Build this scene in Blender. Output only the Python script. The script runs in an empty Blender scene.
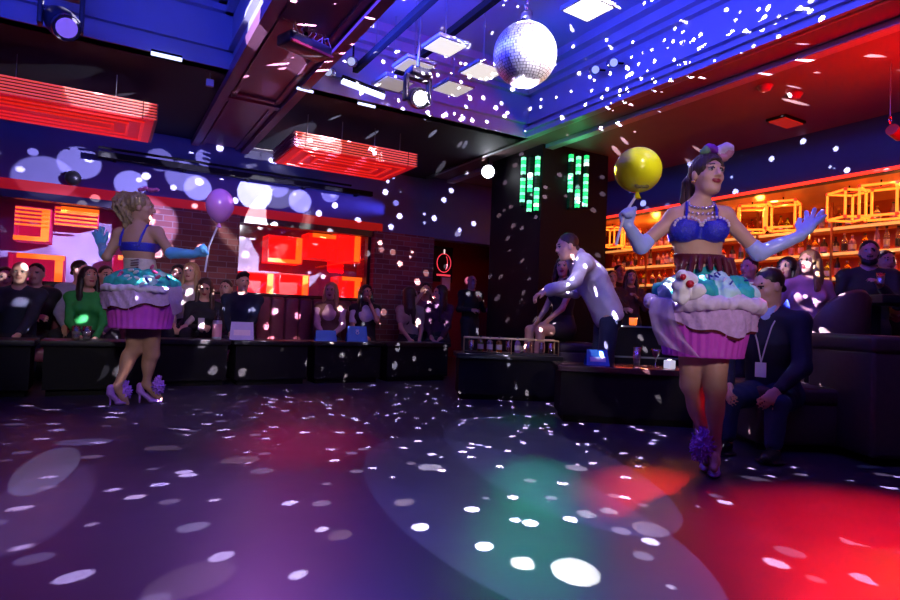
import bpy, bmesh, math, random
import numpy as np
from mathutils import Vector, Matrix
random.seed(7)
SC = bpy.context.scene
COL = SC.collection
rad = math.radians
# ---------------------------------------------------------------- camera frame
YAW, PITCH, ROLL, FPX = rad(30), math.atan(18/600), math.atan(.04), 600.0
CAM = np.array([0, 0, .84])
F0 = np.array([math.sin(YAW), math.cos(YAW), 0]); R0 = np.array([math.cos(YAW), -math.sin(YAW), 0])
FW = F0*math.cos(PITCH) + np.array([0, 0, math.sin(PITCH)])
U0 = np.cross(R0, FW)
RT = R0*math.cos(ROLL) + U0*math.sin(ROLL)
UP = U0*math.cos(ROLL) - R0*math.sin(ROLL)
def ray(px, py):
    return FW + RT*(px-450)/FPX + UP*(300-py)/FPX
def at_d(px, py, d):
    v = ray(px, py); return CAM + v*(d/float(v@F0))
def at_Y(px, py, Y):
    v = ray(px, py); return CAM + v*((Y-CAM[1])/v[1])
def at_X(px, py, X):
    v = ray(px, py); return CAM + v*((X-CAM[0])/v[0])
def at_Z(px, py, Z):
    v = ray(px, py); return CAM + v*((Z-CAM[2])/v[2])
# ---------------------------------------------------------------- materials
MATS = {}
def mat(name, col, rough=.6, metal=0., emit=0., ecol=None, var=.12, scale=18., spec=.4, alpha=1., trans=0., bump=0., stretch=None, sheen=0.):
    if name in MATS: return MATS[name]
    m = bpy.data.materials.new(name); m.use_nodes = True
    nt = m.node_tree; b = nt.nodes['Principled BSDF']
    b.inputs['Roughness'].default_value = rough; b.inputs['Metallic'].default_value = metal
    b.inputs['Specular IOR Level'].default_value = spec
    b.inputs['Alpha'].default_value = alpha
    b.inputs['Transmission Weight'].default_value = trans
    if sheen: b.inputs['Sheen Weight'].default_value = sheen
    tc = nt.nodes.new('ShaderNodeTexCoord'); no = nt.nodes.new('ShaderNodeTexNoise')
    no.inputs['Scale'].default_value = scale; no.inputs['Detail'].default_value = 3
    if stretch:
        mp = nt.nodes.new('ShaderNodeMapping'); mp.inputs['Scale'].default_value = stretch
        nt.links.new(tc.outputs['Object'], mp.inputs['Vector']); nt.links.new(mp.outputs['Vector'], no.inputs['Vector'])
    else: nt.links.new(tc.outputs['Object'], no.inputs['Vector'])
    mx = nt.nodes.new('ShaderNodeMix'); mx.data_type = 'RGBA'
    mx.inputs[6].default_value = (*[max(0, c*(1-var)) for c in col], 1); mx.inputs[7].default_value = (*[min(1, c*(1+var)) for c in col], 1)
    nt.links.new(no.outputs['Fac'], mx.inputs[0]); nt.links.new(mx.outputs[2], b.inputs['Base Color'])
    if bump:
        bp = nt.nodes.new('ShaderNodeBump'); bp.inputs['Strength'].default_value = bump; bp.inputs['Distance'].default_value = .01
        nt.links.new(no.outputs['Fac'], bp.inputs['Height']); nt.links.new(bp.outputs['Normal'], b.inputs['Normal'])
    if emit:
        b.inputs['Emission Color'].default_value = (*(ecol or col), 1); b.inputs['Emission Strength'].default_value = emit
    MATS[name] = m; return m
# ---------------------------------------------------------------- mesh builder
class MB:
    def __init__(s): s.v = []; s.f = []; s.m = []; s.sm = []
    def add(s, vs, fs, mi=0, smooth=False):
        o = len(s.v); s.v += [tuple(map(float, p)) for p in vs]
        s.f += [tuple(i+o for i in f) for f in fs]; s.m += [mi]*len(fs); s.sm += [smooth]*len(fs)
        return s
    def box(s, lo, hi, mi=0, bev=0.):
        if bev <= 0:
            x0, y0, z0 = lo; x1, y1, z1 = hi
            return s.add([(x0,y0,z0),(x1,y0,z0),(x1,y1,z0),(x0,y1,z0),(x0,y0,z1),(x1,y0,z1),(x1,y1,z1),(x0,y1,z1)],
                [(0,3,2,1),(4,5,6,7),(0,1,5,4),(1,2,6,5),(2,3,7,6),(3,0,4,7)], mi)
        bm = bmesh.new(); bmesh.ops.create_cube(bm, size=1)
        for v in bm.verts:
            v.co = Vector([(lo[i]+hi[i])/2 + v.co[i]*(hi[i]-lo[i]) for i in range(3)])
        bmesh.ops.bevel(bm, geom=bm.edges[:], offset=bev, segments=2, affect='EDGES', profile=.6)
        bm.verts.index_update()
        s.add([v.co[:] for v in bm.verts], [[v.index for v in f.verts] for f in bm.faces], mi, True); bm.free(); return s
    def obox(s, c, ax, ay, az, mi=0):   # oriented box: centre and three half-axis vectors
        c, ax, ay, az = map(np.array, (c, ax, ay, az)); vs = []
        for k in (-1, 1):
            for i, j in ((-1,-1),(1,-1),(1,1),(-1,1)): vs.append(c+ax*i+ay*j+az*k)
        return s.add(vs, [(0,3,2,1),(4,5,6,7),(0,1,5,4),(1,2,6,5),(2,3,7,6),(3,0,4,7)], mi)
    def tube(s, pts, r, n=8, mi=0, cap=True, closed=False):
        pts = [np.array(p, float) for p in pts]; N = len(pts); rs = r if hasattr(r, '__len__') else [r]*N
        vs = []; fs = []; prev = None
        for i, p in enumerate(pts):
            t = (pts[(i+1) % N]-pts[i-1]) if closed else pts[min(i+1, N-1)]-pts[max(i-1, 0)]
            t = t/(np.linalg.norm(t)+1e-9)
            if prev is None:
                a = np.array([0,0,1.]) if abs(t[2]) < .9 else np.array([1.,0,0])
                u = np.cross(t, a)
            else: u = prev - t*(prev@t)
            u = u/(np.linalg.norm(u)+1e-9); w = np.cross(t, u); prev = u
            for k in range(n):
                q = 2*math.pi*k/n; vs.append(p+rs[i]*(math.cos(q)*u+math.sin(q)*w))
        for i in range(N if closed else N-1):
            j = (i+1) % N
            for k in range(n): fs.append((i*n+k, i*n+(k+1) % n, j*n+(k+1) % n, j*n+k))
        s.add(vs, fs, mi, True)
        if cap and not closed:
            s.add(vs[:n], [tuple(range(n))[::-1]], mi); s.add(vs[-n:], [tuple(range(n))], mi)
        return s
    def lathe(s, prof, n=24, mi=0, c=(0,0,0), fn=None, smooth=True, capb=True, capt=True):
        vs = []; fs = []
        for i, (r, z) in enumerate(prof):
            for k in range(n):
                q = 2*math.pi*k/n; rr, zz = (r, z) if fn is None else fn(r, z, q, i)
                vs.append((c[0]+rr*math.cos(q), c[1]+rr*math.sin(q), c[2]+zz))
        for i in range(len(prof)-1):
            for k in range(n): fs.append((i*n+k, i*n+(k+1) % n, (i+1)*n+(k+1) % n, (i+1)*n+k))
        s.add(vs, fs, mi, smooth)
        if capb: s.add(vs[:n], [tuple(range(n))[::-1]], mi)
        if capt: s.add(vs[-n:], [tuple(range(n))], mi)
        return s
    def sphere(s, c, r, n=20, mi=0):
        r3 = r if hasattr(r, '__len__') else (r, r, r); m = n//2; vs = []; fs = []
        for i in range(1, m):
            for k in range(n):
                a, q = math.pi*i/m, 2*math.pi*k/n
                vs.append((c[0]+r3[0]*math.sin(a)*math.cos(q), c[1]+r3[1]*math.sin(a)*math.sin(q), c[2]+r3[2]*math.cos(a)))
        for i in range(m-2):
            for k in range(n): fs.append((i*n+k, (i+1)*n+k, (i+1)*n+(k+1) % n, i*n+(k+1) % n))
        t = len(vs); vs += [(c[0], c[1], c[2]+r3[2]), (c[0], c[1], c[2]-r3[2])]
        for k in range(n): fs += [(t, k, (k+1) % n), (t+1, (m-2)*n+(k+1) % n, (m-2)*n+k)]
        return s.add(vs, fs, mi, True)
    def build(s, name, mats, parent=None):
        me = bpy.data.meshes.new(name); me.from_pydata(s.v, [], s.f)
        for m in (mats if isinstance(mats, (list, tuple)) else [mats]): me.materials.append(m)
        me.polygons.foreach_set('material_index', s.m); me.polygons.foreach_set('use_smooth', s.sm); me.update()
        o = bpy.data.objects.new(name, me); COL.objects.link(o)
        if parent is not None: o.parent = parent
        return o
def tag(o, label, cat, group=None):
    o['label'] = label; o['category'] = cat
    if group: o['group'] = group
    return o
def struct(o): o['kind'] = 'structure'; return o
def empty(name, loc, rz=0., label=None, cat=None, group=None):
    o = bpy.data.objects.new(name, None); COL.objects.link(o); o.empty_display_size = .1
    o.location = [float(a) for a in loc]; o.rotation_euler = (0, 0, rz)
    if label: tag(o, label, cat, group)
    return o
def copy_tree(o, parent=None):
    c = o.copy(); COL.objects.link(c)
    if parent is not None: c.parent = parent
    for ch in list(o.children): copy_tree(ch, c)
    return c
# ---------------------------------------------------------------- distance-field sculpting
V3 = lambda *a: np.array(a, float)
def nrm(v): return v/(np.linalg.norm(v)+1e-12)
class Sculpt:
    """collects rounded cones and ellipsoids and meshes their smooth union as ONE continuous surface"""
    def __init__(s): s.p = []
    def cone(s, a, b, ra, rb, k=.03, mi=0, flat=None, sub=False):
        s.p.append(('c', np.array(a, float), np.array(b, float), ra, rb, k, mi, flat, sub)); return s
    def ell(s, c, r, k=.03, mi=0, axes=None, sub=False):
        A = np.eye(3) if axes is None else np.array([nrm(x) for x in axes])
        s.p.append(('e', np.array(c, float), A, np.array(r if hasattr(r, '__len__') else (r, r, r), float), 0, k, mi, None, sub)); return s
    def chain(s, pts, rs, k=.02, mi=0):
        for i in range(len(pts)-1): s.cone(pts[i], pts[i+1], rs[i], rs[i+1], k, mi)
        return s
    def inflated(s, g):
        t = Sculpt(); t.p = []
        for p in s.p:
            q = list(p)
            if p[0] == 'c': q[3] += g; q[4] += g
            else: q[3] = p[3]+g
            t.p.append(tuple(q))
        return t
    def bounds(s):
        lo = np.full(3, 1e9); hi = -lo
        for p in s.p:
            if p[8]: continue
            if p[0] == 'c':
                R = max(p[3], p[4])
                for q in (p[1], p[2]): lo = np.minimum(lo, q-R); hi = np.maximum(hi, q+R)
            else:
                R = p[3].max(); lo = np.minimum(lo, p[1]-R); hi = np.maximum(hi, p[1]+R)
        return lo, hi
    def mesh(s, vox, disp=None):
        lo, hi = s.bounds(); lo = lo-3*vox; hi = hi+3*vox
        n = np.ceil((hi-lo)/vox).astype(int)+1
        D = np.full(n, .08, np.float32); M = np.zeros(n, np.int8)
        ax = [lo[i]+vox*np.arange(n[i]) for i in range(3)]
        for p in s.p:
            k = p[5]
            if p[0] == 'c':
                R = max(p[3], p[4]); a = np.minimum(p[1], p[2])-R; b = np.maximum(p[1], p[2])+R
            else:
                R = p[3].max(); a = p[1]-R; b = p[1]+R
            g = k+3*vox
            i0 = np.clip(((a-g-lo)/vox).astype(int), 0, n); i1 = np.clip(((b+g-lo)/vox).astype(int)+2, 0, n)
            if (i1 <= i0).any(): continue
            sl = tuple(slice(i0[i], i1[i]) for i in range(3))
            X = ax[0][sl[0]][:, None, None]; Y = ax[1][sl[1]][None, :, None]; Z = ax[2][sl[2]][None, None, :]
            if p[0] == 'c':
                A, B = p[1], p[2]; ba = B-A; L = float(ba@ba)+1e-12
                t = np.clip(((X-A[0])*ba[0]+(Y-A[1])*ba[1]+(Z-A[2])*ba[2])/L, 0, 1)
                qx, qy, qz = X-A[0]-t*ba[0], Y-A[1]-t*ba[1], Z-A[2]-t*ba[2]
                if p[7] is not None:
                    ax_, sc_ = p[7]; w = (qx*ax_[0]+qy*ax_[1]+qz*ax_[2])*(sc_-1)
                    qx = qx+w*ax_[0]; qy = qy+w*ax_[1]; qz = qz+w*ax_[2]
                d = np.sqrt(qx*qx+qy*qy+qz*qz)-(p[3]+(p[4]-p[3])*t)
            else:
                qx, qy, qz = X-p[1][0], Y-p[1][1], Z-p[1][2]; A = p[2]; r = p[3]
                u = [(qx*A[i][0]+qy*A[i][1]+qz*A[i][2])/r[i] for i in range(3)]
                l = np.sqrt(u[0]**2+u[1]**2+u[2]**2)
                g2 = np.sqrt((u[0]/r[0])**2+(u[1]/r[1])**2+(u[2]/r[2])**2)+1e-9
                d = l*(l-1)/g2
            d = d.astype(np.float32); c = D[sl]
            if p[8]:
                d = -d; h = np.clip(.5-.5*(d-c)/max(k, 1e-5), 0, 1) if k > 0 else None
                if k > 0:
                    h = np.clip(.5+.5*(d-c)/k, 0, 1); D[sl] = c*(1-h)+d*h+k*h*(1-h)
                else: D[sl] = np.maximum(c, d)
                continue
            mm = M[sl]; mm[d < c] = p[6]; M[sl] = mm
            if k > 1e-5:
                h = np.clip(.5+.5*(c-d)/k, 0, 1); D[sl] = c*(1-h)+d*h-k*h*(1-h)
            else: D[sl] = np.minimum(c, d)
        if disp is not None:
            D = D+disp(ax[0][:, None, None], ax[1][None, :, None], ax[2][None, None, :]).astype(np.float32)
        return surface_net(D, M, lo, vox)
    def build(s, name, mats, parent=None, vox=.01, disp=None):
        V, Q, MI = s.mesh(vox, disp)
        me = bpy.data.meshes.new(name); nv, nf = len(V), len(Q)
        me.vertices.add(nv); me.vertices.foreach_set('co', V.astype(np.float32).ravel())
        me.loops.add(nf*4); me.loops.foreach_set('vertex_index', Q.astype(np.int32).ravel())
        me.polygons.add(nf); me.polygons.foreach_set('loop_start', np.arange(0, nf*4, 4, dtype=np.int32))
        for m in (mats if isinstance(mats, (list, tuple)) else [mats]): me.materials.append(m)
        me.polygons.foreach_set('material_index', MI.astype(np.int32)); me.polygons.foreach_set('use_smooth', np.ones(nf, bool))
        me.update(calc_edges=True); me.validate()
        o = bpy.data.objects.new(name, me); COL.objects.link(o)
        if parent is not None: o.parent = parent
        return o
def surface_net(D, M, lo, vox):
    S = D < 0; nx, ny, nz = D.shape
    cs = [(i, j, k) for i in (0, 1) for j in (0, 1) for k in (0, 1)]
    sub = lambda A, c: A[c[0]:nx-1+c[0], c[1]:ny-1+c[1], c[2]:nz-1+c[2]]
    cnt = sum(sub(S, c).astype(np.int8) for c in cs)
    act = (cnt > 0) & (cnt < 8); idx = np.argwhere(act)
    ID = np.full(act.shape, -1, np.int64); ID[act] = np.arange(len(idx))
    P = np.zeros((len(idx), 3)); W = np.zeros(len(idx))
    val = {c: D[idx[:, 0]+c[0], idx[:, 1]+c[1], idx[:, 2]+c[2]].astype(float) for c in cs}
    for a in cs:
        for ax in range(3):
            if a[ax]: continue
            b = list(a); b[ax] = 1; b = tuple(b)
            va, vb = val[a], val[b]; m = (va < 0) != (vb < 0)
            t = np.where(m, va/np.where(m, va-vb, 1), 0)
            q = np.tile(np.array(a, float), (len(idx), 1)); q[:, ax] = t
            P[m] += q[m]; W[m] += 1
    P = (idx+P/np.maximum(W, 1)[:, None])*vox+lo
    quads = []; mis = []
    for ax in range(3):
        A = np.take(S, range(D.shape[ax]-1), ax); B = np.take(S, range(1, D.shape[ax]), ax)
        e = np.argwhere(A != B); u, v = (ax+1) % 3, (ax+2) % 3
        e = e[(e[:, u] > 0) & (e[:, v] > 0) & (e[:, u] < D.shape[u]-1) & (e[:, v] < D.shape[v]-1)]
        def cell(du, dv):
            c = e.copy(); c[:, u] -= du; c[:, v] -= dv; return ID[c[:, 0], c[:, 1], c[:, 2]]
        q = np.stack([cell(0, 0), cell(1, 0), cell(1, 1), cell(0, 1)], 1)
        ins = S[e[:, 0], e[:, 1], e[:, 2]]
        q[~ins] = q[~ins][:, ::-1]; quads.append(q)
        o = e.copy(); o[:, ax] += 1
        mis.append(np.where(ins, M[e[:, 0], e[:, 1], e[:, 2]], M[o[:, 0], o[:, 1], o[:, 2]]))
    Q = np.concatenate(quads); MI = np.concatenate(mis); ok = (Q >= 0).all(1)
    return P, Q[ok], MI[ok]
# ---------------------------------------------------------------- lights
def aim(o, src, dst):
    d = Vector([float(a) for a in dst])-Vector([float(a) for a in src])
    o.rotation_euler = d.to_track_quat('-Z', 'Y').to_euler(); o.location = [float(a) for a in src]
def spot(name, src, dst, power, deg, col, blend=.1, size=.01):
    l = bpy.data.lights.new(name, 'SPOT'); l.energy = power; l.spot_size = rad(deg); l.color = col; l.spot_blend = blend; l.shadow_soft_size = size
    o = bpy.data.objects.new(name, l); COL.objects.link(o); aim(o, src, dst); return o
def beam(src, dst, radius, power_per, col, blend=.1, name='beam_light', size=.005):
    """spot from src whose cone has the given radius at dst; power_per = brightness on the target"""
    D = float(np.linalg.norm(np.array(dst)-np.array(src))); a = 2*math.degrees(math.atan(radius/D))
    return spot(name, src, dst, power_per*D*D*39.5, a, col, blend, size)
def point(name, loc, power, col, size=.1):
    l = bpy.data.lights.new(name, 'POINT'); l.energy = power; l.color = col; l.shadow_soft_size = size
    o = bpy.data.objects.new(name, l); COL.objects.link(o); o.location = [float(a) for a in loc]; return o
def area(name, src, dst, power, col, sx, sy, spread=180):
    l = bpy.data.lights.new(name, 'AREA'); l.shape = 'RECTANGLE'; l.size = sx; l.size_y = sy; l.energy = power; l.color = col; l.spread = rad(spread)
    o = bpy.data.objects.new(name, l); COL.objects.link(o); aim(o, src, dst); return o
# ================================================================ ROOM SHELL
WY = 8.7          # window wall
CZ = 3.1          # flat ceiling height
M_floor = mat('polished_floor', (.032, .024, .052), .3, var=.3, scale=3., spec=.55)
nt = M_floor.node_tree; b_ = nt.nodes['Principled BSDF']
n1 = nt.nodes.new('ShaderNodeTexNoise'); n1.inputs['Scale'].default_value = 6; n1.inputs['Detail'].default_value = 6
mr = nt.nodes.new('ShaderNodeMapRange'); mr.inputs[3].default_value = .31; mr.inputs[4].default_value = .42
tc = nt.nodes.new('ShaderNodeTexCoord'); nt.links.new(tc.outputs['Object'], n1.inputs['Vector'])
nt.links.new(n1.outputs['Fac'], mr.inputs[0]); nt.links.new(mr.outputs[0], b_.inputs['Roughness'])
n2 = nt.nodes.new('ShaderNodeTexNoise'); n2.inputs['Scale'].default_value = 14; n2.inputs['Detail'].default_value = 4
bp = nt.nodes.new('ShaderNodeBump'); bp.inputs['Strength'].default_value = .05; bp.inputs['Distance'].default_value = .01
nt.links.new(tc.outputs['Object'], n2.inputs['Vector']); nt.links.new(n2.outputs['Fac'], bp.inputs['Height'])
M_wall = mat('dark_blue_wall_paint', (.14, .14, .28), .7, var=.08, scale=6)
M_ceil = mat('black_ceiling_paint', (.016, .016, .026), .7)
M_coff = mat('satin_coffer_paint', (.42, .42, .5), .42, var=.06, scale=4)
M_beam = mat('beam_paint', (.3, .13, .22), .4, var=.1, scale=5)
M_low = mat('low_ceiling_paint', (.22, .13, .14), .55, var=.1, scale=5)
M_red = mat('oxblood_wall_paint', (.22, .03, .06), .7, var=.15, scale=4)
M_blk = mat('black_lacquer', (.01, .009, .012), .35, var=.3)
M_mblk = mat('matt_black', (.006, .0055, .007), .75, var=.3, spec=.2)
M_chr = mat('chrome', (.75, .75, .8), .15, 1., var=.03)
M_stl = mat('brushed_steel', (.45, .45, .5), .3, 1., var=.1)
def brick_mat(name, c1, c2, mortar):
    m = mat(name, c1, .85); nt = m.node_tree; b = nt.nodes['Principled BSDF']
    t = nt.nodes.new('ShaderNodeTexCoord'); g = nt.nodes.new('ShaderNodeNewGeometry')
    sx = nt.nodes.new('ShaderNodeSeparateXYZ'); nt.links.new(t.outputs['Object'], sx.inputs[0])
    ad = nt.nodes.new('ShaderNodeMath'); ad.operation = 'ADD'; nt.links.new(sx.outputs['X'], ad.inputs[0]); nt.links.new(sx.outputs['Y'], ad.inputs[1])
    cx = nt.nodes.new('ShaderNodeCombineXYZ'); nt.links.new(ad.outputs[0], cx.inputs['X']); nt.links.new(sx.outputs['Z'], cx.inputs['Y'])
    br = nt.nodes.new('ShaderNodeTexBrick'); br.inputs['Scale'].default_value = 1
    br.inputs['Brick Width'].default_value = .23; br.inputs['Row Height'].default_value = .078; br.inputs['Mortar Size'].default_value = .006
    br.inputs['Color1'].default_value = (*c1, 1); br.inputs['Color2'].default_value = (*c2, 1); br.inputs['Mortar'].default_value = (*mortar, 1)
    nt.links.new(cx.outputs[0], br.inputs['Vector']); nt.links.new(br.outputs['Color'], b.inputs['Base Color'])
    bp = nt.nodes.new('ShaderNodeBump'); bp.inputs['Strength'].default_value = .6; bp.inputs['Distance'].default_value = .01; bp.invert = True
    nt.links.new(br.outputs['Fac'], bp.inputs['Height']); nt.links.new(bp.outputs['Normal'], b.inputs['Normal'])
    return m
M_brick = brick_mat('red_brick', (.3, .1, .085), (.17, .055, .055), (.27, .19, .19))
def sbox(name, lo, hi, m, bev=0): return struct(MB().box(lo, hi, 0, bev).build(name, m))
sbox('floor', (-7, -5, -.1), (13, 13, 0), M_floor)
# window wall: bulkhead over the windows, plinth under them, piers
WX0, WX1 = -6.5, 8.5
w1 = (at_Y(-60, 200, WY)[0], at_Y(150, 200, WY)[0]); p1 = (w1[1], at_Y(237, 250, WY)[0])
w2 = (p1[1], at_Y(371, 260, WY)[0]); p2 = (w2[1], at_Y(430, 260, WY)[0])
ZB, ZS = 2.14, 1.06
sbox('wall_back', (WX0, WY, ZB), (WX1, WY+.25, 3.2), M_wall)
sbox('wall_back_plinth', (WX0, WY+.02, 0), (p2[0], WY+.25, ZS), M_red)
sbox('brick_pillar', (p1[0], WY-.12, 0), (p1[1], WY+.25, ZB), M_brick)
sbox('brick_pillar.001', (p2[0], WY-.12, 0), (p2[1], WY+.6, ZB), M_brick)
M_fascia = mat('red_glowing_fascia', (.16, .004, .004), .5, emit=.26, ecol=(1, .015, .01))  # red neon light on the fascia put in as emission
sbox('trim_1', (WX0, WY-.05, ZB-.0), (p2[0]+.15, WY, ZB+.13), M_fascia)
sbox('trim_2', (WX0, WY-.06, ZB-.09), (p2[0]+.02, WY+.1, ZB), M_blk)
# recess to the right of the second pier
sbox('wall_recess', (p2[1]-.2, 11.2, 0), (8.7, 11.4, 3.2), M_red)
sbox('ceiling_recess', (p2[1]-.2, WY+.2, 2.6), (8.7, 11.3, 2.75), M_mblk)
sbox('wall_recess_side', (p2[1]-.3, WY+.2, 0), (p2[1]-.1, 11.3, 2.7), M_red)
# structural column beside the bar carrying the light tubes
sbox('column', (4.78, 6.05, 0), (5.92, 7.2, 3.15), mat('column_paint', (.005, .0025, .004), .6, spec=.2))
# outer walls out of the picture close the room
sbox('wall_left', (-6.7, -5, 0), (-6.5, 13, 3.9), M_wall)
sbox('wall_front', (-7, -5.2, 0), (13, -5, 3.9), M_wall)
# ceiling: flat band by the window wall, two coffers, beams, low ceiling over the bar side
CY = 5.95; BX0, BX1 = .95, 1.62; RX0, RX1 = 4.46, 4.92; TOP = 3.85
sbox('ceiling', (-6.5, CY, CZ), (RX0, 11.3, CZ+.15), M_ceil)
sbox('ceiling_coffer_left', (-6.5, -5, TOP), (BX0+.1, CY+.2, TOP+.1), M_coff)
sbox('ceiling_coffer_centre', (BX1-.1, -5, TOP), (RX0+.1, CY+.2, TOP+.1), M_coff)
def steps(name, x0, x1, left=True, right=True):
    """stepped plaster moulding round the three visible sides of a coffer"""
    m = MB()
    for (z0, z1, o) in ((CZ, CZ+.16, .0), (CZ+.16, CZ+.2, .05), (CZ+.2, CZ+.5, .02), (CZ+.5, CZ+.56, .09), (CZ+.56, CZ+.66, .16), (CZ+.66, TOP, .26)):
        m.box((x0, CY-.02-o, z0), (x1, CY+.12, z1))
        if left: m.box((x0-.02, -5, z0), (x0+o+.005, CY, z1))
        if right: m.box((x1-o-.005, -5, z0), (x1+.02, CY, z1))
    return struct(m.build(name, M_coff))
steps('trim_3', BX1, RX0, True, True)
steps('trim_4', -6.5, BX0, False, True)
sbox('beam', (BX0, -5, CZ-.02), (BX1, WY, TOP+.05), M_beam)
mb = MB()
mb.box((BX0-.03, -5, CZ-.08), (BX0+.06, WY, CZ+.03)); mb.box((BX1-.06, -5, CZ-.08), (BX1+.03, WY, CZ+.03))
mb.box((BX0+.1, -5, CZ-.045), (BX0+.14, WY, CZ)); mb.box((BX1-.14, -5, CZ-.045), (BX1-.1, WY, CZ))
for y in (-1, 2.2, 6.55):
    mb.box((BX0+.05, y, CZ-.06), (BX1-.05, y+.12, CZ)); mb.box((BX0+.09, y-.1, CZ-.045), (BX1-.09, y-.04, CZ))
struct(mb.build('trim_5', M_beam))
sbox('beam.001', (RX0, -5, CZ+.02), (RX1, 8.6, TOP+.05), M_low)
mb = MB()
mb.box((RX0-.05, -5, CZ+.0), (RX0+.05, 8.6, CZ+.06)); mb.box((RX0-.09, -5, CZ+.06), (RX0+.02, 8.6, CZ+.1))
mb.box((RX1-.1, -5, CZ-.03), (RX1+.02, 8.6, CZ+.06)); mb.box((RX1+.02, -5, CZ+.0), (RX1+.08, 8.6, CZ+.09))
struct(mb.build('trim_6', M_coff))
sbox('ceiling_low', (RX1, -5, 3.15), (7.1, 11.3, 3.3), M_low)
# bar soffit and niche
SX, NX, NZ = 7.0, 8.55, 2.545
sbox('wall_soffit', (SX, -5, NZ), (SX+.12, 10.9, 3.2), mat('navy_soffit_paint', (.05, .06, .14), .6, var=.1))
M_nich = mat('amber_niche_lacquer', (.55, .2, .07), .28, var=.2, scale=3)
sbox('ceiling_niche', (SX+.12, -5, NZ+.02), (NX+.1, 10.9, NZ+.1), M_nich)
M_bback = mat('back_bar_panel', (.3, .05, .02), .4, var=.4, scale=2, emit=0)
sbox('wall_bar', (NX, -5, 0), (NX+.15, 10.9, NZ+.05), M_bback)
sbox('wall_bar_end', (SX+.12, 8.9, 0), (NX, 9.05, NZ), M_red)
M_lred = mat('red_neon_tube', (.6, .02, .02), .3, emit=2.2, ecol=(1, .03, .015))
t = MB().tube([(SX-.025, -4.9, NZ+.022), (SX-.025, 10.8, NZ+.022)], .02, 8).build('led_strip', M_lred)
tag(t, 'long red light strip along the lower edge of the blue soffit over the bar', 'light')
# ================================================================ WINDOWS with lit niches behind the glass
def glass_mat(name, fac, tint):
    m = bpy.data.materials.new(name); m.use_nodes = True; nt = m.node_tree; nt.nodes.clear()
    o = nt.nodes.new('ShaderNodeOutputMaterial'); mx = nt.nodes.new('ShaderNodeMixShader'); a = nt.nodes.new('ShaderNodeBsdfTransparent'); g = nt.nodes.new('ShaderNodeBsdfGlossy')
    a.inputs[0].default_value = (*tint, 1); g.inputs['Roughness'].default_value = .02; mx.inputs[0].default_value = fac
    nt.links.new(a.outputs[0], mx.inputs[1]); nt.links.new(g.outputs[0], mx.inputs[2]); nt.links.new(mx.outputs[0], o.inputs[0]); return m
M_pane = glass_mat('mirrored_glass', .14, (1, 1, 1))
M_nback = mat('window_back_panel', (.5, .42, .6), .7, var=.25, scale=2.5)
M_nback2 = mat('window_back_panel_dark', (.3, .24, .4), .7, var=.25, scale=2.5)
M_box = mat('lacquer_red_glow', (.7, .02, .02), .45, emit=.75, ecol=(1, .012, .008), var=.1)
M_boxp = mat('lacquer_plum_glow', (.5, .02, .12), .45, emit=.28, ecol=(1, .02, .2), var=.1)
M_or = mat('orange_light_panel', (1, .3, .02), .4, emit=1.5, ecol=(1, .13, .008))
for i, (x0, x1) in enumerate((w1, w2)):
    pn = struct(MB().box((x0, WY+.08, ZS), (x1, WY+.09, ZB-.05)).build('window_%d' % (i+1), M_pane))
    fr = MB()
    for lo, hi in (((x0, WY+.05, ZS-.03), (x1, WY+.12, ZS+.03)), ((x1-.05, WY+.03, ZS), (x1, WY+.14, ZB)), ((x0, WY+.03, ZS), (x0+.03, WY+.14, ZB))): fr.box(lo, hi)
    struct(fr.build('window_frame', M_blk, pn))
    struct(MB().box((x0-.1, WY+.75, .6), (x1+.1, WY+.8, 2.6)).build('wall_niche_%d' % (i+1), (M_nback, M_nback2)[i]))
    struct(MB().box((x0-.1, WY+.1, ZB+.02), (x1+.1, WY+.78, ZB+.06)).build('ceiling_niche_%d' % (i+1), M_mblk))
    struct(MB().box((x0-.1, WY+.1, ZS-.08), (x1+.1, WY+.78, ZS-.03)).build('trim_sill_%d' % (i+1), M_mblk))
def light_box(rect, glow, strips, label, slat_reflection=False):
    """open fronted lit box behind the window glass, spanning rect on the plane 0.3 m behind the wall face"""
    x0, y0, x1, y1 = rect; Yp = WY+.3
    a = at_Y(x0, (y0+y1)/2, Yp); b = at_Y(x1, (y0+y1)/2, Yp); xm = (x0+x1)/2
    zt = at_Y(xm, y0, Yp)[2]; zb = at_Y(xm, y1, Yp)[2]; X0, X1 = a[0], b[0]; zb = max(zb, ZS+.0)
    D = .38; cx = (X0+X1)/2; r = empty('light_box', (cx, Yp, zb), 0, label, 'light box', 'lit boxes behind the window glass')
    w, h = (X1-X0)/2, zt-zb
    m = MB(); th = .012
    m.box((-w, 0, 0), (w, D, th)); m.box((-w, 0, h-th), (w, D, h)); m.box((-w, 0, 0), (-w+th, D, h)); m.box((w-th, 0, 0), (w, D, h)); m.box((-w, D-th, 0), (w, D, h))
    m.build('box_shell', glow, r)
    for s in strips:
        q = MB(); e = .028
        if s == 'r': q.box((w-.1, .0, th), (w-th-.004, .03, h-th))
        if s == 'l': q.box((-w+th+.004, 0, th), (-w+.09, .03, h-th))
        if s == 'b': q.box((-w, -.03, -.0), (w*.8, -.004, .055))
        if s == 't': q.box((-w*.7, -.03, h-.06), (w, -.004, h))
        q.build('light_panel', M_or, r)
    if slat_reflection:  # slats model the light fixtures' mirror image in the glass
        for k in range(5): MB().box((-w*.95, -.05, h-.04-k*.05), (w*.95, -.03, h-.018-k*.05)).build('slat', M_or, r)
    return r
light_box((268, 236, 303, 263), M_box, 'rb', 'red box with orange right side, upper left in the second window')
light_box((308, 234, 335, 259), M_box, 't', 'plain red box in the upper middle of the second window')
light_box((338, 234, 361, 262), M_box, 'r', 'red box at the upper right of the second window')
light_box((240, 272, 274, 300), M_box, 'r', 'red box low in the second window above the man in the navy sweater')
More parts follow.
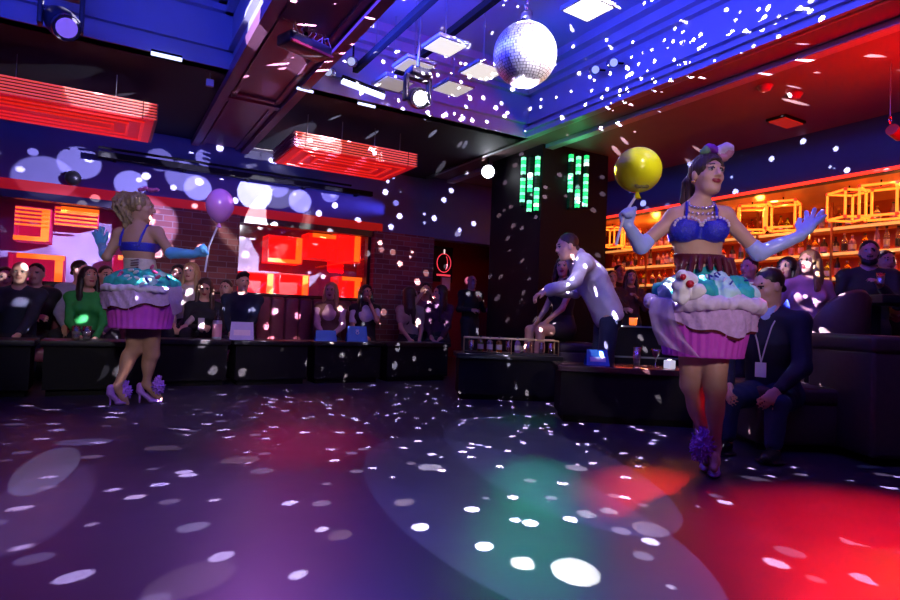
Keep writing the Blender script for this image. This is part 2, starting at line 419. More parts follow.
light_box((279, 274, 309, 300), M_box, 'r', 'red box low in the second window above the banquette')
light_box((338, 277, 361, 300), M_box, 'tr', 'red box low in the second window behind the white sleeved woman')
light_box((14, 207, 51, 241), M_boxp, 'rb', 'plum box with modelled slat reflections on top in the first window, far left', True)
light_box((54, 208, 99, 224), M_boxp, 't', 'wide shallow plum box of modelled slat reflections at the top of the first window', True)
light_box((7, 254, 64, 290), M_boxp, 'tr', 'plum box with orange top edge above the seated men on the left')
light_box((112, 256, 146, 285), M_boxp, 't', 'plum box in the first window beside the brick pillar')
# ================================================================ SLATTED RED FIXTURES
M_slat = mat('red_glowing_slat', (.75, .3, .28), .4, emit=.62, ecol=(1, .1, .015))
M_gap = mat('fixture_gap', (.06, .01, .015), .5, emit=.03, ecol=(1, .02, .01))
M_und = mat('red_underside_panel', (.5, .03, .03), .4, emit=.3, ecol=(1, .006, .012))
M_undd = mat('red_underside_line', (.3, .01, .02), .4, emit=.7, ecol=(1, .02, .012))
M_end = mat('fixture_end_plate', (.25, .08, .12), .4)
def slat_fixture(x0, x1, label):
    y0, y1, z0, z1 = 6.55, 7.5, 2.66, 2.835
    r = empty('slatted_light_fixture', ((x0+x1)/2, (y0+y1)/2, z0), 0, label, 'light fixture', 'red slatted light fixtures')
    w, d, h = (x1-x0)/2, (y1-y0)/2, z1-z0
    MB().box((-w+.03, -d+.03, .03), (w-.03, d-.03, h-.01)).build('housing', M_gap, r)
    for k in range(6): MB().box((-w, -d, .012+k*.029), (w, -d+.02, .012+k*.029+.011)).build('slat', M_slat, r)
    MB().box((-w+.02, -d+.02, .0), (w-.02, d-.02, .025)).build('underside_panel', M_und, r)
    for k in range(3):
        o = .1+k*.13; m = MB()
        m.box((-w+o, -d+o, -.012), (w-o, -d+o+.025, .002)); m.box((-w+o, d-o-.025, -.012), (w-o, d-o, .002))
        m.box((-w+o, -d+o, -.012), (-w+o+.025, d-o, .002)); m.box((w-o-.025, -d+o, -.012), (w-o, d-o, .002)); m.build('light_frame', M_undd, r)
    for sx in (-1, 1):
        m = MB()
        for k in range(6): m.box((sx*w-.012, -d, .012+k*.029), (sx*w+.012, d, .012+k*.029+.014))
        m.build('end_slats', M_end, r)
        MB().box((sx*(w-.12)-.004, -d-.004, 0), (sx*(w-.12)+.004, -d, h)).build('clip', M_mblk, r)
    for fx in (-.75, -.2, .35, .8):
        MB().tube([(fx*w, -d*.6, h-.01), (fx*w, -d*.6, CZ-z0)], .004, 6).build('hanger', M_stl, r)
slat_fixture(-3.2, at_Y(157, 110, 6.55)[0], 'long red slatted light fixture hanging in the far left corner, cut by the frame')
slat_fixture(at_Y(295, 140, 6.55)[0], at_Y(417, 160, 6.55)[0], 'short red slatted light fixture hanging between the big beam and the mirror ball')
# ================================================================ WALL RAIL, VENT, LAMPS UNDER THE CEILING
a = at_Y(98, 157, 8.45); b = at_Y(372, 192, 8.45); zr = (a[2]+b[2])/2
r = empty('track_rail', ((a[0]+b[0])/2, 8.45, zr), 0, 'long black rail on brackets across the blue wall above the windows', 'rail')
L = (b[0]-a[0])/2
MB().box((-L, -.04, -.035), (L, .04, .035)).build('rail', M_mblk, r)
MB().tube([(-L, -.07, .07), (L*.8, -.07, .07)], .016, 6).build('conduit', M_mblk, r)
for k in range(5): MB().box((-L*.9+k*L*.45-.02, 0, -.02), (-L*.9+k*L*.45+.02, WY-8.45, .02)).build('bracket', M_mblk, r)
c = at_Y(268, 141, 8.5); r = empty('air_vent', c, 0, 'pale slatted air vent under the ceiling beside the short red fixture', 'vent')
M_vent = mat('vent_enamel', (.6, .6, .65), .5)
MB().box((-.3, .1, -.12), (.3, .2, .12)).build('duct_box', M_vent, r)
m = MB()
for s in (((-.3, .06, .1), (.3, .1, .12)), ((-.3, .06, -.12), (.3, .1, -.1)), ((-.3, .06, -.1), (-.28, .1, .1)), ((.28, .06, -.1), (.3, .1, .1))): m.box(*s)
m.build('frame', M_vent, r); m = MB()
for k in range(16): m.box((-.26+k*.034, .05, -.1), (-.246+k*.034, .09, .1))
m.build('grille', M_vent, r)
M_panelw = mat('white_glow_panel', (.9, .88, .85), .5, emit=.55, ecol=(1, .93, .9))
M_panelf = mat('panel_housing', (.3, .3, .36), .4)
for (px, py, w, g, lab) in ((393, 84, .33, .16, 'dull pinkish square glowing panel next to the moving head under the ceiling'), (414, 67, .31, .32, 'square glowing panel hanging second in the row, half cream half white'),
        (445, 47, .3, .62, 'square cream glowing panel, nearest of the row left of the mirror ball'), (453, 89, .33, .32, 'small square glowing panel, farther of the two just left of the mirror ball'),
        (483, 72, .34, .55, 'white square glowing panel touching the outline of the mirror ball'), (588, 9, .29, 1.5, 'brightest white square glowing panel, right of the mirror ball at the top edge')):
    g = g*1.5; c = at_Z(px, py, 3.16); r = empty('glowing_panel', c, rad(4), lab, 'lamp', 'square glowing panels in the centre coffer')
    h = w/2
    MB().box((-h, -h, 0), (h, h, .035), 0, .008).build('housing', M_panelf, r)
    MB().box((-h+.02, -h+.02, -.006), (h-.02, h-.02, .002)).build('glow_face', mat('white_glow_panel_%d' % (g*100), (.85, .8, .78), .5, emit=g, ecol=((1, .7, .68) if g < .2 else (1, .93, .9))), r)  # lit look of the hanging panel put in as its own glow
    MB().tube([(0, 0, .03), (0, 0, TOP-c[2])], .006, 6).build('rod', M_stl, r)
    MB().box((-.06, -.03, .035), (.06, .03, .07)).build('bracket', M_mblk, r)
for (x, lab) in ((2.1, 'black ceiling track on the left of the centre coffer'), (2.5, 'black ceiling track nearer the glowing panels in the centre coffer')):
    r = empty('ceiling_track', (x, 2, 3.32), 0, lab, 'track')
    MB().box((-.028, -5, -.03), (.028, 3.75, .03)).build('rail', M_mblk, r)
    for k in range(5): MB().tube([(0, -4+k*1.8, .05), (0, -4+k*1.8, TOP-3.32)], .008, 6).build('hanger', M_stl, r)
def led_bar(p, q, lab, em=2.2, r=.018):
    p, q = np.array(p), np.array(q); c = (p+q)/2
    o = empty('light_bar', c, 0, lab, 'light bar', 'slim white light bars under the ceiling edges')
    MB().tube([p-c, q-c], r, 8).build('tube', mat('cool_white_tube', (.8, .85, 1), .4, emit=em, ecol=(.55, .62, 1)), o)
    MB().tube([p-c+V3(0, 0, r*1.2), q-c+V3(0, 0, r*1.2)], r*.9, 6).build('housing', M_mblk, o)
led_bar(at_Z(151, 53, 3.07), at_Z(182, 60, 3.07), 'short cool white light bar on the black ceiling near the left coffer')
led_bar(at_Y(342, 81, 5.5), at_Y(384, 97, 5.5), 'bright white tube among the spotlights left of the glowing panels', 2.4, .03)
led_bar(at_Y(297, 88, 5.8), at_Y(313, 92, 5.8), 'faint short light bar beside the purple beam', 1.2, .014)
led_bar(at_Y(358, 103, 5.8), at_Y(375, 107, 5.8), 'thin short light bar below the bright white tube', 1.2, .014)
# moving heads
M_lens = mat('lit_lens', (.8, .8, 1), .1, emit=3., ecol=(.8, .85, 1))
M_lensd = mat('violet_lens', (.3, .15, .6), .05, emit=.5, ecol=(.35, .2, 1))
def moving_head(c, ceil, tgt, s, lens, lab, flame=False):
    c = np.array(c); r = empty('moving_head_light', c, 0, lab, 'stage light')
    up = min(ceil-c[2], .34*s); h = .14*s
    MB().tube([(0, 0, up-.02), (0, 0, ceil-c[2]+.3)], .02*s, 8).build('pipe', M_stl, r)
    MB().box((-.13*s, -.11*s, up-.09*s), (.13*s, .11*s, up), 0, .015*s).build('base', mat('stage_light_black', (.05, .05, .06), .35), r)
    m = MB()
    for sx in (-1, 1): m.box((sx*.15*s-.02*s, -.05*s, -.06*s), (sx*.15*s+.02*s, .05*s, up-.1*s), 0, .01*s)
    m.box((-.17*s, -.05*s, up-.13*s), (.17*s, .05*s, up-.085*s), 0, .01*s); m.build('yoke', MATS['stage_light_black'], r)
    d = nrm(np.array(tgt)-c)
    MB().tube([-d*.17*s, -d*.13*s, -d*.02*s, d*.12*s, d*.15*s], [.07*s, .1*s, .125*s, .125*s, .11*s], 16).build('head', MATS['stage_light_black'], r)
    MB().tube([d*.151*s, d*.165*s], [.085*s, .08*s], 16).build('lens', lens, r)
    MB().tube([d*.13*s, d*.16*s], [.118*s, .112*s], 16, cap=False).build('lens_ring', M_stl, r)
    if flame: MB().box((-.06*s, -.115*s, up-.075*s), (.06*s, -.112*s, up-.02*s)).build('display', mat('red_display', (.5, .03, .03), .4, emit=.5, ecol=(1, .03, .03)), r)
MH1 = at_d(61, 22, 4.6); MH2 = at_d(417, 98, 5.3)
moving_head(MH1, CZ+.25, (1.2, 2, .4), .9, M_lensd, 'moving head light with violet lens over the left slatted fixture', True)
moving_head(MH2, CZ+.2, (1.5, 0, 1.0), .75, M_lens, 'moving head light shining white below the glowing panels')
for (px, py, lab) in ((330, 72, 'small chrome spotlight beside the purple beam'), (353, 62, 'small clamp spotlight hanging above the bright white tube'), (594, 70, 'dark twin spotlight mounted on the blue beam right of the mirror ball'), (612, 63, 'right hand spotlight of the pair on the blue beam')):
    X = 4.3 if px > 500 else None
    c = at_X(px, py, 4.28) if X else at_Y(px, py, 5.55)
    r = empty('spotlight', c, 0, lab, 'spotlight', 'small ceiling spotlights')
    d = nrm(V3(-.5, -.8, -.35))
    MB().tube([-d*.09, -d*.07, d*.07, d*.08], [.03, .045, .05, .045], 12).build('can', mat('spot_can', (.35, .35, .42), .25, .6), r)
    MB().tube([d*.081, d*.086], .038, 12).build('lens', mat('cool_lens', (.7, .75, .9), .1, emit=.6, ecol=(.6, .7, 1)), r)
    MB().tube([(0, 0, .03), (0, 0, .16)] if not X else [(0, 0, 0), (.18, 0, .04)], .01, 6).build('arm', M_mblk, r)
# effect light with dangling wires under the purple beam
c = at_Z(305, 45, 2.98); r = empty('effect_light', c, rad(20), 'black effect light with tangled wires clamped under the purple beam', 'stage light')
MB().box((-.2, -.1, -.06), (.2, .1, .03), 0, .02).build('body', M_blk, r)
MB().box((-.2, -.11, -.065), (.2, -.09, -.045)).build('red_edge', mat('red_plastic', (.4, .03, .04), .4), r)
MB().tube([(0, 0, .02), (0, 0, CZ-c[2])], .02, 8).build('clamp', M_mblk, r)
for k in range(9):
    x = -.18+k*.045; pts = [(x, -.1, .02)]
    for j in range(4): pts.append((pts[-1][0]+random.uniform(-.05, .05), -.1+random.uniform(-.03, .02), .03+.03*(j+1)*random.uniform(.4, 1.1)))
    MB().tube(pts, .003, 5).build('wire', M_stl, r)
c = at_d(488, 172, 8.4); r = empty('par_can_light', c, 0, 'dazzling white spotlight hanging in front of the far wall', 'stage light')
d = nrm(CAM+V3(0, 0, .3)-c)
MB().tube([-d*.2, -d*.15, d*.05, d*.1], [.06, .09, .1, .1], 16).build('can', M_blk, r)
MB().tube([d*.1, d*.11], .085, 16).build('lens', mat('dazzling_lens', (1, 1, 1), .2, emit=30., ecol=(.85, .9, 1)), r)
MB().tube([(0, 0, .08), (0, 0, max(.2, CZ-c[2]))], .015, 8).build('pipe', M_mblk, r)
# ================================================================ MIRROR BALL
BALL = at_d(525, 55, 4.7); BR = .25
r = empty('disco_ball', BALL, 0, 'big mirror ball hanging over the dance floor', 'mirror ball')
m = MB(); nb = 34
m.sphere((0, 0, 0), BR*.985, 40, 1)
for i in range(1, nb):
    th = math.pi*i/nb; nn = max(3, int(2*nb*math.sin(th)))
    for k in range(nn):
        q = 2*math.pi*(k+.5*(i % 2))/nn+random.uniform(-.02, .02); n = V3(math.sin(th)*math.cos(q), math.sin(th)*math.sin(q), math.cos(th))
        n = nrm(n+np.random.RandomState(i*200+k).uniform(-.035, .035, 3)); u = nrm(np.cross(n, (0, 0, 1))); w = np.cross(u, n); p = V3(math.sin(th)*math.cos(q), math.sin(th)*math.sin(q), math.cos(th))*BR
        s = math.pi*BR/nb*.43; m.add([p-u*s-w*s, p+u*s-w*s, p+u*s+w*s, p-u*s+w*s], [(0, 1, 2, 3)], 0)
m.build('mirror_tiles', [mat('mirror_facet', (.97, .95, .98), .45, 1., var=.02), mat('ball_core', (.2, .17, .2), .5)], r)
MB().lathe([(.05, 0), (.055, .03), (.05, .1), (.02, .11)], 16, 0, (0, 0, BR-.01)).build('collar', M_chr, r)
ch = MB()
for k in range(12): ch.tube([(math.cos(q)*.018*(k % 2), math.sin(q)*.0+math.cos(q)*.018*((k+1) % 2), BR+.11+k*.045+math.sin(q)*.03) for q in [2*math.pi*j/10 for j in range(10)]], .006, 6, closed=True)
ch.build('chain', M_chr, r)
MB().box((-.1, -.08, BR+.62), (.1, .08, TOP-BALL[2]), 0, .01).build('motor', M_stl, r)
# ================================================================ GREEN LIGHT TUBES on the column
M_grn = mat('green_led_segment', (.1, 1, .4), .4, emit=1.15, ecol=(.02, 1, .22))
M_grd = mat('green_led_dim', (.01, .03, .02), .4, emit=.012, ecol=(.02, 1, .2))
M_wht = mat('white_led_segment', (1, 1, 1), .4, emit=2.5, ecol=(.75, 1, .9))
M_grh = mat('pale_green_led_segment', (.6, 1, .8), .4, emit=1.6, ecol=(.25, 1, .5))
tubes = ((522, 158, 206, 'L', [(0, .33), (.44, .95)]), (529, 158, 212, 'L', [(.27, .62), (.82, 1)]), (536, 157, 211, 'L', [(0, .35), (.6, 1)]),
         (569.5, 154, 208, 'F', [(0, .12), (.35, .72)]), (577, 156, 208, 'F', [(.02, .37), (.63, 1)]), (585, 155, 207, 'F', [(0, .22), (.38, 1)]))
nm = ('leftmost', 'middle', 'rightmost')
for k, (px, y0, y1, side, segs) in enumerate(tubes):
    P = (lambda y: at_X(px, y, 4.74)) if side == 'L' else (lambda y: at_Y(px, y, 6.01))
    a, b = P(y0), P(y1); r = empty('light_tube', b, 0, '%s green light tube of the %s trio on the dark column' % (nm[k % 3], 'left' if side == 'L' else 'right'), 'light tube', 'green light tubes on the column')
    H = a[2]-b[2]; n = 14
    MB().box((-.022, -.022, -.02), (.022, .022, H+.02)).build('profile', M_mblk, r)
    for j in range(n):
        f = (n-1-j+.5)/n; f = 1-(j+.5)/n
        on = any(s0 <= f <= s1 for s0, s1 in segs); d = (-.024, -.024)
        mm = M_grd if not on else (M_wht if (j*7+k*5) % 17 == 0 else M_grh if (j+k) % 2 else M_grn)
        MB().box((-.026, -.026, H*j/n+.004), (.02, .02, H*(j+1)/n-.004)).build('segment', mm, r)
# ================================================================ LOW CEILING FITTINGS
c = at_Z(786, 121, 3.14); r = empty('red_glow_vent', c, 0, 'flat vent with a put-in red glow, set in the dark ceiling by the bar', 'light')
MB().box((-.17, -.09, -.03), (.17, .09, .0)).build('panel', mat('dim_red_panel', (.5, .05, .04), .5, emit=.25, ecol=(1, .04, .02)), r)  # red light on the ceiling vent put in as emission
MB().box((-.19, -.11, -.015), (.19, .11, .01)).build('frame', M_mblk, r)
for (px, py, lab) in ((765, 86, 'round smoke detector on the red lit ceiling'), (795, 94, 'small round sensor beside the smoke detector')):
    c = at_Z(px, py, 3.15); r = empty('smoke_detector', c, 0, lab, 'detector')
    MB().lathe([(.03, -.05), (.05, -.04), (.06, -.015), (.062, 0)], 18).build('cover', mat('detector_plastic', (.6, .3, .3), .5), r)
    MB().lathe([(.07, -.012), (.07, 0)], 18).build('base_ring', mat('detector_ring', (.5, .3, .3), .5), r)
c = at_d(893, 132, 5.0); r = empty('hanging_spotlight', c, 0, 'small brown spotlight hanging from a wire at the right edge', 'spotlight')
MB().tube([(-.02, 0, .02), (.12, 0, -.02)], [.05, .04], 10).build('can', mat('bronze_can', (.3, .16, .1), .4, .5), r)
MB().tube([(0.02*math.cos(q)-.05, 0, .09+.035*math.sin(q)) for q in [2*math.pi*j/12 for j in range(12)]], .006, 6, closed=True).build('ring', M_chr, r)
MB().tube([(-.05, 0, .12), (-.05, 0, 3.15-c[2])], .004, 6).build('wire', M_stl, r)
c = at_Y(73, 178, 8.62); r = empty('dome_camera', c, 0, 'small black dome camera on the blue wall above the first window', 'camera')
MB().sphere((0, 0, 0), (.09, .07, .09), 18).build('dome', M_blk, r); MB().box((-.05, .03, -.05), (.05, .09, .05)).build('mount', M_mblk, r)
c = at_d(210, 83, 5.7); r = empty('junction_box', c, 0, 'little white junction box hanging beside the beam end', 'junction box')
MB().box((-.035, -.02, -.035), (.035, .02, .035), 0, .006).build('case', mat('white_plastic', (.7, .7, .75), .5), r); MB().tube([(0, 0, .03), (-.01, 0, .2)], .004, 5).build('wire', M_stl, r)
# ================================================================ BANQUETTE AND TABLES
M_lth = mat('oxblood_leather', (.2, .05, .075), .35, var=.2, scale=30)
bx0, bx1 = -3.2, p2[0]-.05
r = empty('banquette', ((bx0+bx1)/2, 8.2, 0), 0, 'oxblood leather banquette with upright channels under the windows', 'banquette')
w = (bx1-bx0)/2
MB().box((-w, -.5, 0), (w, .1, .2)).build('plinth', M_mblk, r)
MB().box((-w, -.55, .2), (w, .12, .345), 0, .04).build('seat', M_lth, r)
m = MB(); n = int(2*w/.19)
for k in range(n):
    x = -w+2*w*k/n; m.box((x+.004, .1, .34), (x+2*w/n-.004, .34, 1.03), 0, .035)
m.build('backrest', M_lth, r); MB().box((-w, .16, 1.02), (w, .36, 1.06), 0, .01).build('back_cap', M_blk, r)
def low_table(c, w, d, h, rz, lab, top=M_blk):
    r = empty('low_table', (c[0], c[1], 0), rz, lab, 'table', 'black box tables round the dance floor')
    MB().box((-w/2, -d/2, h-.05), (w/2, d/2, h), 0, .006).build('tabletop', top, r)
    MB().box((-w/2+.03, -d/2+.03, .06), (w/2-.03, -d/2+.06, h-.05)).build('front_panel', M_mblk, r)
    MB().box((-w/2+.03, d/2-.06, .06), (w/2-.03, d/2-.03, h-.05)).build('rear_panel', M_mblk, r)
    for s in (-1, 1): MB().box((s*(w/2-.045)-.015, -d/2+.06, .06), (s*(w/2-.045)+.015, d/2-.06, h-.05)).build('side_panel', M_mblk, r)
    MB().box((-w/2+.06, -d/2+.07, 0), (w/2-.06, d/2-.07, .07)).build('plinth', M_mblk, r)
    return r
TH = .5
def ymean(px0, px1, Y, dep, lab):
    a = at_Y(px0, 345, Y)[0]; b = at_Y(px1, 345, Y)[0]; low_table(((a+b)/2, Y+dep/2), b-a-.02, dep, TH, 0, lab)
ymean(-40, 36, 6.35, .5, 'black low table at the left edge in front of the man with the lit face')
ymean(38, 158, 6.35, .5, 'black low table below the woman in green')
ymean(152, 232, 6.9, .45, 'black low table between the left dancer and the lilac card')
ymean(233, 312, 6.9, .45, 'black low table in front of the man in the navy sweater')
ymean(313, 385, 6.9, .45, 'black low table carrying the two blue cards')
ymean(386, 452, 6.95, .45, 'black low table at the end of the row by the second brick pillar')
T1 = at_d(505, 400, 6.5); T2 = at_d(622, 420, 5.3)
low_table(T1, 1.12, .5, .48, -YAW+rad(4), 'black low table holding the glass rack at the edge of the dance floor')
low_table(T2, 1.2, .55, .48, -YAW+rad(-4), 'black low table with a lit card, tumbler and candle behind the right dancer', mat('table_gloss', (.05, .02, .025), .22, var=.2))
# low dark cabinet line in front of the bar end, lounge blocks and chair on the right
def slab_seat(px, d, w, dep, h, rz, lab, nm='lounge_block'):
    c = at_d(px, 400, d); r = empty(nm, (c[0], c[1], 0), rz, lab, 'seat')
    MB().box((-w/2, -dep/2, .05), (w/2, dep/2, h-.1), 0, .03).build('body', M_dl, r)
    MB().box((-w/2-.01, -dep/2-.01, h-.12), (w/2+.01, dep/2+.01, h), 0, .035).build('cushion', M_dl, r)
    for sx in (-1, 1):
        for sy in (-1, 1): MB().box((sx*(w/2-.07)-.025, sy*(dep/2-.07)-.025, 0), (sx*(w/2-.07)+.025, sy*(dep/2-.07)+.025, .06)).build('foot', M_mblk, r)
    return r
M_dl = mat('dark_brown_leather', (.06, .035, .04), .4, var=.25, scale=25)
slab_seat(905, 4.2, .95, .7, .84, -YAW, 'tall dark leather block at the right edge in front of the round backed chair')
slab_seat(800, 4.55, 1.0, .7, .45, -YAW, 'dark leather bench the man in the navy suit sits on', 'lounge_bench')
slab_seat(572, 6.97, .4, .34, .62, -YAW, 'dark bench under the bare legged woman', 'lounge_bench')
c = at_d(648, 400, 6.7); r = empty('bar_cabinet', (c[0], c[1], 0), -YAW, 'black cabinet with pale metal edges between the jacket man and the right dancer', 'cabinet')
MB().box((-.45, -.2, 0), (.45, .2, .82)).build('body', M_mblk, r)
for z in (.5, .83): MB().box((-.45, -.215, z-.012), (.45, -.2, z+.006)).build('edge_strip', mat('pale_edge', (.3, .35, .3), .4, .5), r)
# barrel chair
c = at_d(830, 400, 4.75); r = empty('barrel_chair', (c[0], c[1], 0), -YAW+rad(15), 'black barrel chair with a tall curved back behind the leather block', 'chair')
m = MB(); outer = []; vs = []; N = 20
for i in range(N+1):
    a = math.pi*(1.0+i/N); hgt = .8+.38*math.sin(math.pi*i/N)**.6
    for (rr, z) in ((.25, .3), (.26, hgt-.03), (.24, hgt), (.2, hgt-.02), (.18, .3)): vs.append((rr*math.cos(a), rr*math.sin(a), z))
fs = [(i*5+j, (i+1)*5+j, (i+1)*5+(j+1) % 5, i*5+(j+1) % 5) for i in range(N) for j in range(5)]
m.add(vs, fs, 0, True); m.add(vs[:5], [(0, 1, 2, 3, 4)]); m.add(vs[-5:], [(4, 3, 2, 1, 0)])
m.build('backrest', M_dl, r)
MB().lathe([(.22, .3), (.235, .34), (.235, .44), (.2, .47)], 24).build('seat', M_dl, r)
for q in range(4): MB().tube([(.16*math.cos(q*1.57+.78), .16*math.sin(q*1.57+.78), .32), (.2*math.cos(q*1.57+.78), .2*math.sin(q*1.57+.78), 0)], [.02, .014], 8).build('leg', M_mblk, r)
# high rail table at the right edge
c = at_d(920, 400, 4.9); r = empty('high_table', (c[0], c[1], 0), -YAW, 'black high table running off the right edge', 'table')
MB().box((-.5, -.25, 1.09), (.6, .25, 1.16), 0, .01).build('tabletop', M_blk, r)
for x in (-.4, .5): MB().box((x-.04, -.04, 0), (x+.04, .04, 1.08)).build('leg', M_mblk, r)
MB().box((-.35, -.02, .5), (.5, .02, .56)).build('rail', M_mblk, r)
# ================================================================ BAR
r = empty('bar_counter', (7.25, 5, 0), 0, 'long dark bar counter in front of the lit shelves', 'bar counter')
MB().box((-.3, -4.5, 1.06), (.35, .95, 1.12), 0, .01).build('worktop', M_blk, r); MB().box((-.2, -4.5, .1), (.3, .95, 1.06)).build('front_panel', M_mblk, r)
MB().box((-.1, -4.5, 0), (.3, .95, .1)).build('plinth', M_mblk, r)
r = empty('back_bar_cabinet', (8.25, 5, 0), 0, 'dark back bar cabinet under the bottle shelves', 'cabinet')
MB().box((-.3, -4.5, .05), (.28, 3.7, 1.2)).build('body', M_mblk, r); MB().box((-.33, -4.5, 1.2), (.28, 3.7, 1.24)).build('worktop', M_blk, r)
M_shf = mat('gold_lit_shelf', (.8, .5, .2), .35, .3, emit=.75, ecol=(1, .42, .1))
M_shr = mat('copper_post', (.5, .2, .1), .3, .8)
M_glw = mat('amber_back_glow', (.8, .25, .05), .5, emit=.8, ecol=(1, .17, .012), var=.5, scale=2)
SHY0, SHY1 = 2.2, 8.4; SHELF = (1.56, 1.885, 2.215)
for k, z in enumerate(SHELF):
    r = empty('bottle_shelf', (8.36, (SHY0+SHY1)/2, z), 0, ('lowest', 'middle', 'highest')[k]+' glowing shelf of the back bar', 'shelf', 'glowing back bar shelves')
    h = (SHY1-SHY0)/2
    MB().box((-.17, -h, -.03), (.17, h, 0)).build('board', mat('shelf_board', (.5, .25, .12), .3), r)
    MB().box((-.182, -h, -.034), (-.168, h, .004)).build('light_edge', M_shf, r)
    MB().box((.14, -h, .0), (.16, h, .035)).build('rear_light', mat('rear_shelf_light', (1, .4, .1), .4, emit=9., ecol=(1, .25, .03)), r)
for k in range(7):
    y = SHY0+.02+(SHY1-SHY0-.04)*k/6
    r = MB().box((-.015, -.012, 0), (.015, .012, NZ-1.24)).build('shelf_post', M_shr); r.location = (8.17, y, 1.24)
    tag(r, ('copper shelf post at the far end of the back bar' if k == 6 else 'copper upright post, number %d from the far end of the back bar' % (7-k)), 'post', 'copper posts of the back bar')
# bottles
BM = {'amber': mat('amber_glass', (.95, .4, .05), .12, trans=.75), 'clear': mat('clear_glass', (.9, .85, .8), .08, trans=.8), 'green': mat('green_glass', (.5, .75, .12), .12, trans=.75),
      'red': mat('red_glass', (.9, .1, .05), .12, trans=.7), 'dark': mat('dark_glass', (.05, .03, .03), .15), 'violet': mat('violet_glass', (.75, .4, .8), .15, trans=.6)}
M_lab = {'pale': mat('pale_label', (.8, .7, .6), .6), 'black': mat('black_label', (.05, .04, .04), .5), 'pink': mat('pink_label', (.8, .3, .5), .5)}
M_cap = {'gold': mat('gold_cap', (.8, .5, .15), .3, .8), 'black': mat('black_cap', (.03, .03, .03), .4)}
def bottle(kind, shape, lab, cap):
    r = empty('bottle', (0, 0, 0))
    R, H = ((.036, .27), (.043, .23), (.033, .3))[shape]
    MB().lathe([(R*.9, 0), (R, .01), (R, H*.58), (R*.8, H*.68), (.014, H*.78), (.013, H*.94)], 12).build('glass', BM[kind], r)
    MB().lathe([(.0155, H*.92), (.0155, H)], 10).build('cap', M_cap[cap], r)
    MB().lathe([(R+.001, H*.16), (R+.001, H*.46)], 12, capb=False, capt=False).build('label', M_lab[lab], r)
    return r
protos = {}
rb = random.Random(3)
kinds = ['amber', 'amber', 'clear', 'red', 'green', 'amber', 'clear', 'violet', 'dark']
secname = ('near right edge', 'behind bearded man', 'between cube lamps', 'by far post')
for si, z in enumerate(SHELF):
    y = SHY0+.6
    while y < SHY1-.1:
        kd = kinds[rb.randrange(len(kinds))]; sh = rb.randrange(3); lb = ('pale', 'black', 'pink')[rb.randrange(3)]; cp = ('gold', 'black')[rb.randrange(2)]
        if si == 1 and rb.random() < .25: kd = 'violet'
        key = (kd, sh, lb, cp)
        if key not in protos: protos[key] = o = bottle(*key)
        else: o = copy_tree(protos[key])
        o.location = (8.3+rb.uniform(-.04, .04), y, z)
        sec = secname[0 if y < 3.9 else 1 if y < 4.7 else 2 if y < 7.2 else 3]
        shn = ('lowest', 'middle', 'highest')[si]
        fm = ('slim', 'squat', 'tall')[sh]
        tag(o, '%s %s bottle with %s label and %s cap on %s bar shelf %s' % (fm, kd, lb, cp, shn, sec), 'bottle', 'bottles on the %s bar shelf' % shn)
        y += rb.uniform(.085, .15) if si else rb.uniform(.1, .17)
# glasses on the counter top
M_gl = glass_mat('bar_glass', .3, (.9, .85, .85))
gp = None
for k in range(26):
    if gp is None:
        gp = o = empty('bar_glass', (0, 0, 0)); MB().lathe([(.026, 0), (.03, .005), (.036, .13), (.034, .13), (.027, .012)], 12, capt=False).build('bowl', M_gl, o); MB().lathe([(.027, 0), (.027, .012)], 12).build('foot', M_gl, o)
    else: o = copy_tree(gp)
    o.location = (7.9+.06*(k % 2), 2.9+k*.1, 1.24)
    tag(o, 'clear tumbler lined up on the back bar worktop below the bottles', 'glass', 'tumblers on the back bar')
# wire cube lamps
M_cube = mat('orange_neon_tube', (1, .35, .05), .4, emit=2.4, ecol=(1, .19, .015))
M_joint = mat('red_joint', (.7, .1, .05), .4, emit=.8, ecol=(1, .06, .02))
def cube_lamp(px, py, X, s, rz, lab):
    c = at_X(px, py, X); c[2] = min(c[2], NZ-s/2-.06); r = empty('cube_lamp', c, rz, lab, 'lamp', 'orange wire cube lamps over the bar')
    h = s/2; P = [V3(x, y, z)*h for z in (-1, 1) for (x, y) in ((-1, -1), (1, -1), (1, 1), (-1, 1))]
    for i, j in ((0,1),(1,2),(2,3),(3,0),(4,5),(5,6),(6,7),(7,4),(0,4),(1,5),(2,6),(3,7)): MB().tube([P[i], P[j]], .014, 6).build('tube', M_cube, r)
    for p in P: MB().sphere(p, .022, 10).build('joint', M_joint, r)
    MB().tube([(0, 0, h), (0, 0, NZ-c[2]+.02)], .008, 6).build('rod', M_mblk, r)
    MB().tube([(-h, -h, h), (h, h, h)], .006, 6).build('cross_bar', M_joint, r)
cube_lamp(752, 217, 7.5, .32, rad(38), 'wire cube lamp just right of the right dancer\'s shoulder')
cube_lamp(783, 214, 7.5, .33, rad(20), 'wire cube lamp left of the dancer\'s raised glove')
cube_lamp(849, 205, 7.45, .31, rad(62), 'wire cube lamp right of the dancer\'s glove, left of the last one')
cube_lamp(881, 200, 7.4, .34, rad(15), 'wire cube lamp at the right edge, highest and largest')
cube_lamp(612, 236, 7.5, .3, rad(10), 'wire cube lamp at the far end of the bar, left of the raised glove')
cube_lamp(631, 236, 7.9, .3, rad(40), 'wire cube lamp at the far end of the bar behind the balloon stick')
